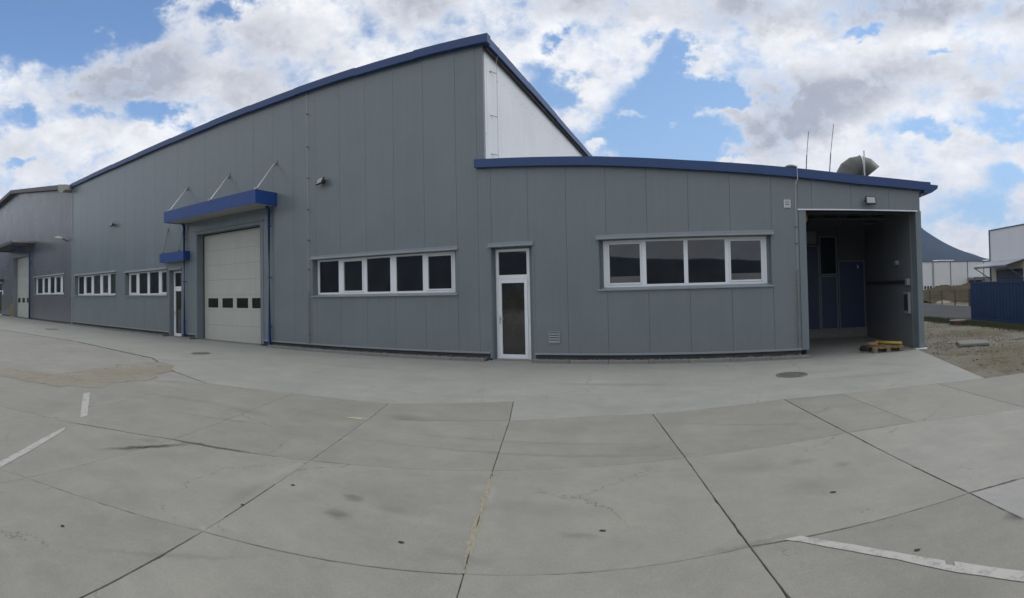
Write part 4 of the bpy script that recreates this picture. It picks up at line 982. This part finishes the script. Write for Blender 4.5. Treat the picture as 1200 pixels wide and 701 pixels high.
MB().tube([PM @ Vector((.36, .68, .19)), PM @ Vector((.39, .64, .19))], .047, 12).build('tube_ring', 'yellow_paint', t_)
cb_ = tag(MB().box(.05, .28, .42, .60, .146, .215, PM).build('brown_block', 'cardboard', None, bevel=.008), 'small brown block on the back left of the pallet', 'block')
pts = []; rg = random.Random(4)
for k in range(70):
    a = k * .42; r_ = .13 + .05 * math.sin(k * .37); pts.append((4.05 + r_ * math.cos(a) * 1.25, 12.78 + r_ * math.sin(a) * 1.1, .02 + .0022 * k + .01 * rg.random()))
tag(MB().tube(pts, .011, 6).build('cable_coil', 'hose_black', None, smooth=True), 'tangled black cable coil on the floor left of the pallet', 'cable coil')
# ================================================================== RIGHT SIDE: dirt lot, container, fence, neighbours
t_ = thing('manhole_ring', (10.05, 19.4, 0), 'red brown manhole ring standing out of the dirt near the blue container', 'manhole ring')
MB().lathe(10.05, 19.4, [(.33, -.1), (.33, .09), (.27, .10), (.26, -.1)], 24).build('ring', 'red_brown', t_); MB().lathe(10.05, 19.4, [(.36, .10), (.36, .15), (.02, .155)], 24).build('lid', 'cast_iron', t_)
t_ = thing('concrete_cover', (7.15, 12.95, 0), 'flat square concrete cover lying in the dirt beside the open bay', 'concrete cover')
MB().box(-.42, .42, -.40, .40, -.05, .035, Matrix.Translation((7.15, 12.95, 0)) @ Matrix.Rotation(R(-20), 4, 'Z')).build('cover_slab', 'kerb_concrete', t_, bevel=.02)
MB().box(-.46, -.10, -.44, -.40, -.04, .0, Matrix.Translation((7.15, 12.95, 0)) @ Matrix.Rotation(R(-20), 4, 'Z')).build('cover_frame', 'cast_iron', t_)

ct = thing('container', (12.7, 17.8, 0), 'blue corrugated metal container beside the dirt lot', 'container')
def corr(mb, fn, s0, s1, z0, z1, pitch, dep):
    """trapezoid corrugated sheet"""
    pts_ = []; s = s0; k = 0
    while s < s1 - 1e-6:
        for ds, dd_ in ((0, 0), (.30, 0), (.42, dep), (.80, dep), (.92, 0)):
            q = s + ds * pitch
            if q < s1: pts_.append((q, dd_))
        s += pitch
    pts_.append((s1, 0)); n_ = len(pts_)
    mb.add([fn(s_, z0, d_) for s_, d_ in pts_] + [fn(s_, z1, d_) for s_, d_ in pts_], [(i, i + 1, n_ + i + 1, n_ + i) for i in range(n_ - 1)])
CX0, CX1, CY0, CY1, CH = 11.50, 13.94, 14.8, 20.86, 1.69
mb = MB(); corr(mb, lambda s, z, d: (CX0 + d, s, z), CY0 + .08, CY1 - .08, .12, CH - .08, .24, .035); mb.build('side_sheet', 'container_blue', ct)
mb = MB(); corr(mb, lambda s, z, d: (CX1 - d, s, z), CY0 + .08, CY1 - .08, .12, CH - .08, .24, .035); mb.build('side_sheet', 'container_blue', ct)
mb = MB(); corr(mb, lambda s, z, d: (s, CY0 + d, z), CX0 + .08, CX1 - .08, .12, CH - .08, .24, .035); mb.build('end_sheet', 'container_blue', ct)
mb = MB(); corr(mb, lambda s, z, d: (s, CY1 - d, z), CX0 + .08, CX1 - .08, .12, CH - .08, .24, .035); mb.build('end_sheet', 'container_blue', ct)
bx('container_roof', 'container_blue', ct, CX0 + .03, CX1 - .03, CY0 + .03, CY1 - .03, CH - .06, CH - .03)
for x in (CX0 - .012, CX1 - .078):
    for y in (CY0 - .012, CY1 - .078): bx('corner_post', 'container_blue', ct, x, x + .09, y, y + .09, 0.0, CH + .005)
for z0_, z1_ in ((0.0, .12), (CH - .08, CH)):
    for x in (CX0 - .008, CX1 - .052): bx('side_rail', 'container_blue', ct, x, x + .06, CY0 + .08, CY1 - .08, z0_, z1_)
    for y in (CY0 - .008, CY1 - .052): bx('end_rail', 'container_blue', ct, CX0 + .08, CX1 - .08, y, y + .06, z0_, z1_)

fn_ = thing('fence', (18.0, 36, 0), 'low wire fence with dark posts along the far side of the road', 'fence')
for k in range(14):
    y = 48.6 - k * 2.25; th_ = .032 if k != 7 else .06
    if 15 < y < 50: bx('post', 'fence_metal', fn_, 18.0 - th_, 18.0 + th_, y - th_, y + th_, -.1, 1.12 if k != 7 else 1.2)
wr = MB()
for z in (.1, .35, .6, .85, 1.05): wr.tube([(18.0, 19, z), (18.0, 48.7, z)], .006, 4)
for k in range(200): wr.tube([(18.0, 19 + k * .1485, .1), (18.0, 19 + k * .1485, 1.05)], .003, 3, cap=False)
wr.build('wire_mesh', 'fence_metal', fn_)

hp = MB(); nx, ny = 60, 40
def hz_(x, y):
    g = lambda cx, cy, sx, sy, h: h * math.exp(-((x - cx) / sx) ** 2 - ((y - cy) / sy) ** 2)
    return max(-.08, g(22.0, 45, 1.2, 2.0, .52) + min(1.02, g(24.8, 46, 3.6, 2.8, 1.25) + g(20.0, 45, 3.2, 2.8, 1.25)) + g(27.5, 47, 3, 3, .8) + .16 * fb(x, y, .8) - .05)
hp.add([(x, y, hz_(x, y)) for y in np.linspace(39, 52, ny) for x in np.linspace(18.4, 33, nx)], [(j * nx + i, j * nx + i + 1, (j + 1) * nx + i + 1, (j + 1) * nx + i) for j in range(ny - 1) for i in range(nx - 1)])
tag(hp.build('earth_heap', 'heap_soil', None, smooth=True), 'long brown heap of earth behind the wire fence', 'earth heap')
hp = MB(); hp.add([(x, y, -.06 + .26 * math.exp(-((x - 19.7) / .9) ** 2 - ((y - 40.5) / .9) ** 2) + .05 * fb(x, y, 2)) for y in np.linspace(38.6, 42.4, 16) for x in np.linspace(18.2, 21.6, 16)], [(j * 16 + i, j * 16 + i + 1, (j + 1) * 16 + i + 1, (j + 1) * 16 + i) for j in range(15) for i in range(15)])
tag(hp.build('gravel_heap', 'pale_dirt', None, smooth=True), 'small pale heap just behind the wire fence', 'gravel heap')

# white neighbour hall at the right edge
nb = thing('white_hall', (30, 32, 0), 'white walled neighbouring hall at the right edge behind the blue container', 'hall')
NX, NY0, NY1, NH = 25.0, 16.0, 41.45, 6.35
for a in np.arange(NY0, NY1 - .1, 3.18):
    b = min(a + 3.18, NY1); mb = MB(); sheet(mb, a + .005, b - .005, 3.52, lambda s: NH - .06, [], lambda s, z, d: (NX + d, s, z), 0, .1); mb.build('wall_panel', 'far_white_wall', nb)
mb = MB(); sheet(mb, NY0, NY1, 0, lambda s: 3.51, [(36.3, 40.55, 0, 2.72)], lambda s, z, d: (NX + .03 + d, s, z), 0, .1); mb.build('lower_wall', 'cream_wall', nb)
for k in range(9): bx('door_slat', 'navy_door', nb, NX + .10 + (.004 if k % 2 else 0), NX + .14, 36.3, 40.55, k * .3 + .003, (k + 1) * .3 + .0)
bx('wall_far', 'far_white_wall', nb, NX, NX + 20, NY1, NY1 + .1, 0, NH - .05); bx('wall_near', 'far_white_wall', nb, NX, NX + 20, NY0 - .1, NY0, 0, NH - .05)
bx('roof', 'far_grey', nb, NX - .06, NX + 20, NY0 - .15, NY1 + .12, NH - .055, NH + .03)
bx('corner_trim', 'far_grey', nb, NX - .05, NX + .02, NY1 - .04, NY1 + .12, 0, NH - .06)
cp = MB(); n_ = 27; P_ = []
for i in range(n_ + 1):
    y = 36.04 + i * (41.4 - 36.04) / n_; P_.append((y, .03 * (i % 2)))
cp.add([(23.2, y, 3.02 + d) for y, d in P_] + [(NX, y, 3.50 + d) for y, d in P_] + [(23.2, y, 2.96 + d) for y, d in P_] + [(NX, y, 3.44 + d) for y, d in P_],
       [(i, i + 1, n_ + 2 + i, n_ + 1 + i) for i in range(n_)] + [(2 * n_ + 2 + i, 3 * n_ + 3 + i, 3 * n_ + 4 + i, 2 * n_ + 3 + i) for i in range(n_)] + [(i, 2 * n_ + 2 + i, 2 * n_ + 3 + i, i + 1) for i in range(n_)])
cp = cp.build('canopy_roof', 'corrugated_roof', nb)
bx('canopy_beam', 'far_grey', cp, 23.2, 23.28, 36.04, 41.4, 2.84, 2.955)
for y in (36.15, 41.35): MB().tube([(23.26, y, 2.9), (NX, y, 1.85)], .04, 6).tube([(23.26, y, 2.92), (NX, y, 3.40)], .04, 6).build('brace', 'far_grey', cp)

# long pale warehouse far behind
fbd = thing('far_warehouse', (45, 80, 0), 'long low pale warehouse with dark seams below the mountain', 'warehouse')
xs2 = [28.0, 31.0, 34.0, 37.07, 40.33, 43.6, 46.8, 50.0, 53.2, 56.4, 59.6, 62.8]
holes = []
for a in xs2[:-1]:
    if a != 43.6: holes += [(a + .35 + k * .52, a + .35 + k * .52 + .36, .7, 1.22) for k in range(5)]
for a, b in zip(xs2[:-1], xs2[1:]):
    mb = MB(); sheet(mb, a + .04, b - .04, 0, lambda s: 5.2, [h for h in holes if a < h[0] < b] + ([(43.8, 46.5, 0, 2.0)] if a == 43.6 else []), lambda s, z, d: (s, 80 + d, z), 0, .15); mb.build('wall_panel', 'far_white', fbd)
    for h in holes:
        if a < h[0] < b: bx('window', 'window_glass', fbd, h[0] - .01, h[1] + .01, 80.06, 80.10, h[2] - .01, h[3] + .01)
for i, a in enumerate(xs2): bx('post', 'far_grey' if i != 3 else 'flashing_light', fbd, a - (.05 if i != 3 else .16), a + (.05 if i != 3 else .16), 79.93, 80.2, 0, 5.2)
bx('end_wall', 'far_white', fbd, 28.0, 28.15, 80.2, 99.8, 0, 5.19); bx('end_wall', 'far_white', fbd, 62.65, 62.8, 80.2, 99.8, 0, 5.19); bx('rear_wall', 'far_white', fbd, 28.16, 62.64, 99.6, 99.8, 0, 5.19)
bx('roof_edge', 'far_grey', fbd, 27.9, 62.9, 79.9, 80.1, 5.203, 5.36); bx('roof', 'corrugated_roof', fbd, 27.9, 62.9, 80.1, 100, 5.2, 5.34)
bx('porch_roof', 'corrugated_roof', fbd, 43.5, 48.4, 77.6, 79.9, 2.34, 2.48); bx('porch_edge', 'far_grey', fbd, 43.45, 48.45, 77.5, 77.6, 2.25, 2.5); bx('porch_door', 'navy_door', fbd, 43.85, 46.4, 80.05, 80.1, 0, 2.0)
for x in (43.6, 48.2): bx('porch_post', 'far_grey', fbd, x, x + .12, 77.6, 77.72, 0, 2.24)
for a, b in ((38.5, 42.4), (35.0, 36.1), (48.5, 52)): MB().prism([(a, 5.34), (b, 5.34), (b - .5, 5.64), (a + .5, 5.64)], lambda p, q, d: (p, d, q), 82, 84).build('skylight', 'far_white', fbd)

# grass and weeds
def grass(name, n, fx_, h0, h1, seed, label, cat='grass', m_='grass_blade'):
    g = random.Random(seed); mb = MB()
    for _ in range(n):
        x, y, z = fx_(g); a = g.uniform(0, 6.28); h = g.uniform(h0, h1); wd2 = .006 + h * .05; lx, ly = g.uniform(-.5, .5) * h, g.uniform(-.5, .5) * h
        mb.add([(x - wd2 * math.cos(a), y - wd2 * math.sin(a), z), (x + wd2 * math.cos(a), y + wd2 * math.sin(a), z), (x + lx, y + ly, z + h)], [(0, 1, 2)])
    return tag(mb.build(name, m_, None), label, cat, kind='stuff')
def strip_pt(g):
    t_ = g.random(); y = 24.3 - t_ * 11.0; x = 10.2 + t_ * .9 + g.gauss(0, .35); return (x, y, -.04)
grass('grass_strip', 16000, strip_pt, .05, .14, 11, 'low green grass strip between the dirt lot and the road')
def tuft_pt(g):
    while True:
        x, y = g.uniform(5.8, 10.5), g.uniform(8.4, 22)
        if fb(x, y, .6) > .18: return (x, y, -.06)
grass('sparse_grass', 2600, tuft_pt, .02, .06, 12, 'sparse dry grass tufts scattered over the dirt lot', m_='dry_grass')
st = MB(); rg = random.Random(8)
for _ in range(700):
    x, y, s_ = rg.uniform(4.9, 11), rg.uniform(8.2, 20), rg.uniform(.008, .035); z = -.05 + .01
    if x < 5.6 and y > 8.3 and (y - 8.1) < (5.3 - x) * -6: continue
    if x < 5.5: continue
    st.add([(x + s_ * q[0] * rg.uniform(.7, 1.4), y + s_ * q[1] * rg.uniform(.7, 1.4), z + s_ * q[2]) for q in ((1, 0, 0), (-1, 0, 0), (0, 1, 0), (0, -1, 0), (0, 0, 1), (0, 0, -1))], [(0, 2, 4), (2, 1, 4), (1, 3, 4), (3, 0, 4), (2, 0, 5), (1, 2, 5), (3, 1, 5), (0, 3, 5)])
tag(st.build('loose_stones', 'gravel', None), 'loose stones scattered over the dirt lot', 'stones', kind='stuff')

# ================================================================== HILLS all round, the mountain to the north-east
mp = [(1060, 245), (1084, 268), (1092, 273), (1105, 281), (1120, 288.5), (1131, 293), (1140, 295.5), (1150, 299.5), (1160, 301.5), (1200, 309)]
pa = [sky_uv(*p) for p in mp]
paz = [-math.pi, -2.6, -2.05, -1.5, -1.0, -.5, -.25, -.05, .1, .24] + [a for a, b in pa] + [1.2, 2.0, 2.8, math.pi]
pel = [.060, .095, .118, .10, .05, .065, .085, .13, .172, .150] + [b for a, b in pa] + [.03, .035, .05, .06]
hm = MB(); NA, NRd = 720, 26; RR = np.linspace(900, 1740, NRd)
for j, r_ in enumerate(RR):
    u = (r_ - 900) / (1600 - 900) if r_ < 1600 else 1 - (r_ - 1600) / 300
    for i in range(NA):
        a = -math.pi + 2 * math.pi * i / NA; x, y = r_ * math.sin(a), r_ * math.cos(a)
        e = float(np.interp(a, paz, pel)); h = e * 1600 * (u ** 1.25) + (mn.fractal(Vector((x * .004, y * .004, 1.3)), 1.0, 2.0, 5) * 14 + 3) * min(1, u * 3) * (u < 1.0 and 1 or .5) * (.35 if abs(r_ - 1600) < 60 else 1)
        hm.v.append((x, y, h - 1.0 if j else -3.0))
hm.f = [(j * NA + i, j * NA + (i + 1) % NA, (j + 1) * NA + (i + 1) % NA, (j + 1) * NA + i) for j in range(NRd - 1) for i in range(NA)]
struct(hm.build('hills', 'forest', None, smooth=True))

# ================================================================== air
HAZE = True
if HAZE:
    hb = MB().box(-1760, 1760, -1760, 1760, -6, 300).build('haze', 'forest'); hb['kind'] = 'stuff'; hb.data.materials.clear()
    hm_ = bpy.data.materials.new('haze_air'); hm_.use_nodes = True; hm_.node_tree.nodes.clear(); t = NT(hm_.node_tree)
    vol = t.new('ShaderNodeVolumePrincipled', {'Color': (.42, .56, 1.0, 1), 'Density': .00024, 'Anisotropy': .2})
    t.l.new(vol.outputs[0], t.new('ShaderNodeOutputMaterial').inputs['Volume']); hb.data.materials.append(hm_)
    tag(hb, 'thin pale haze over the whole valley', 'haze')
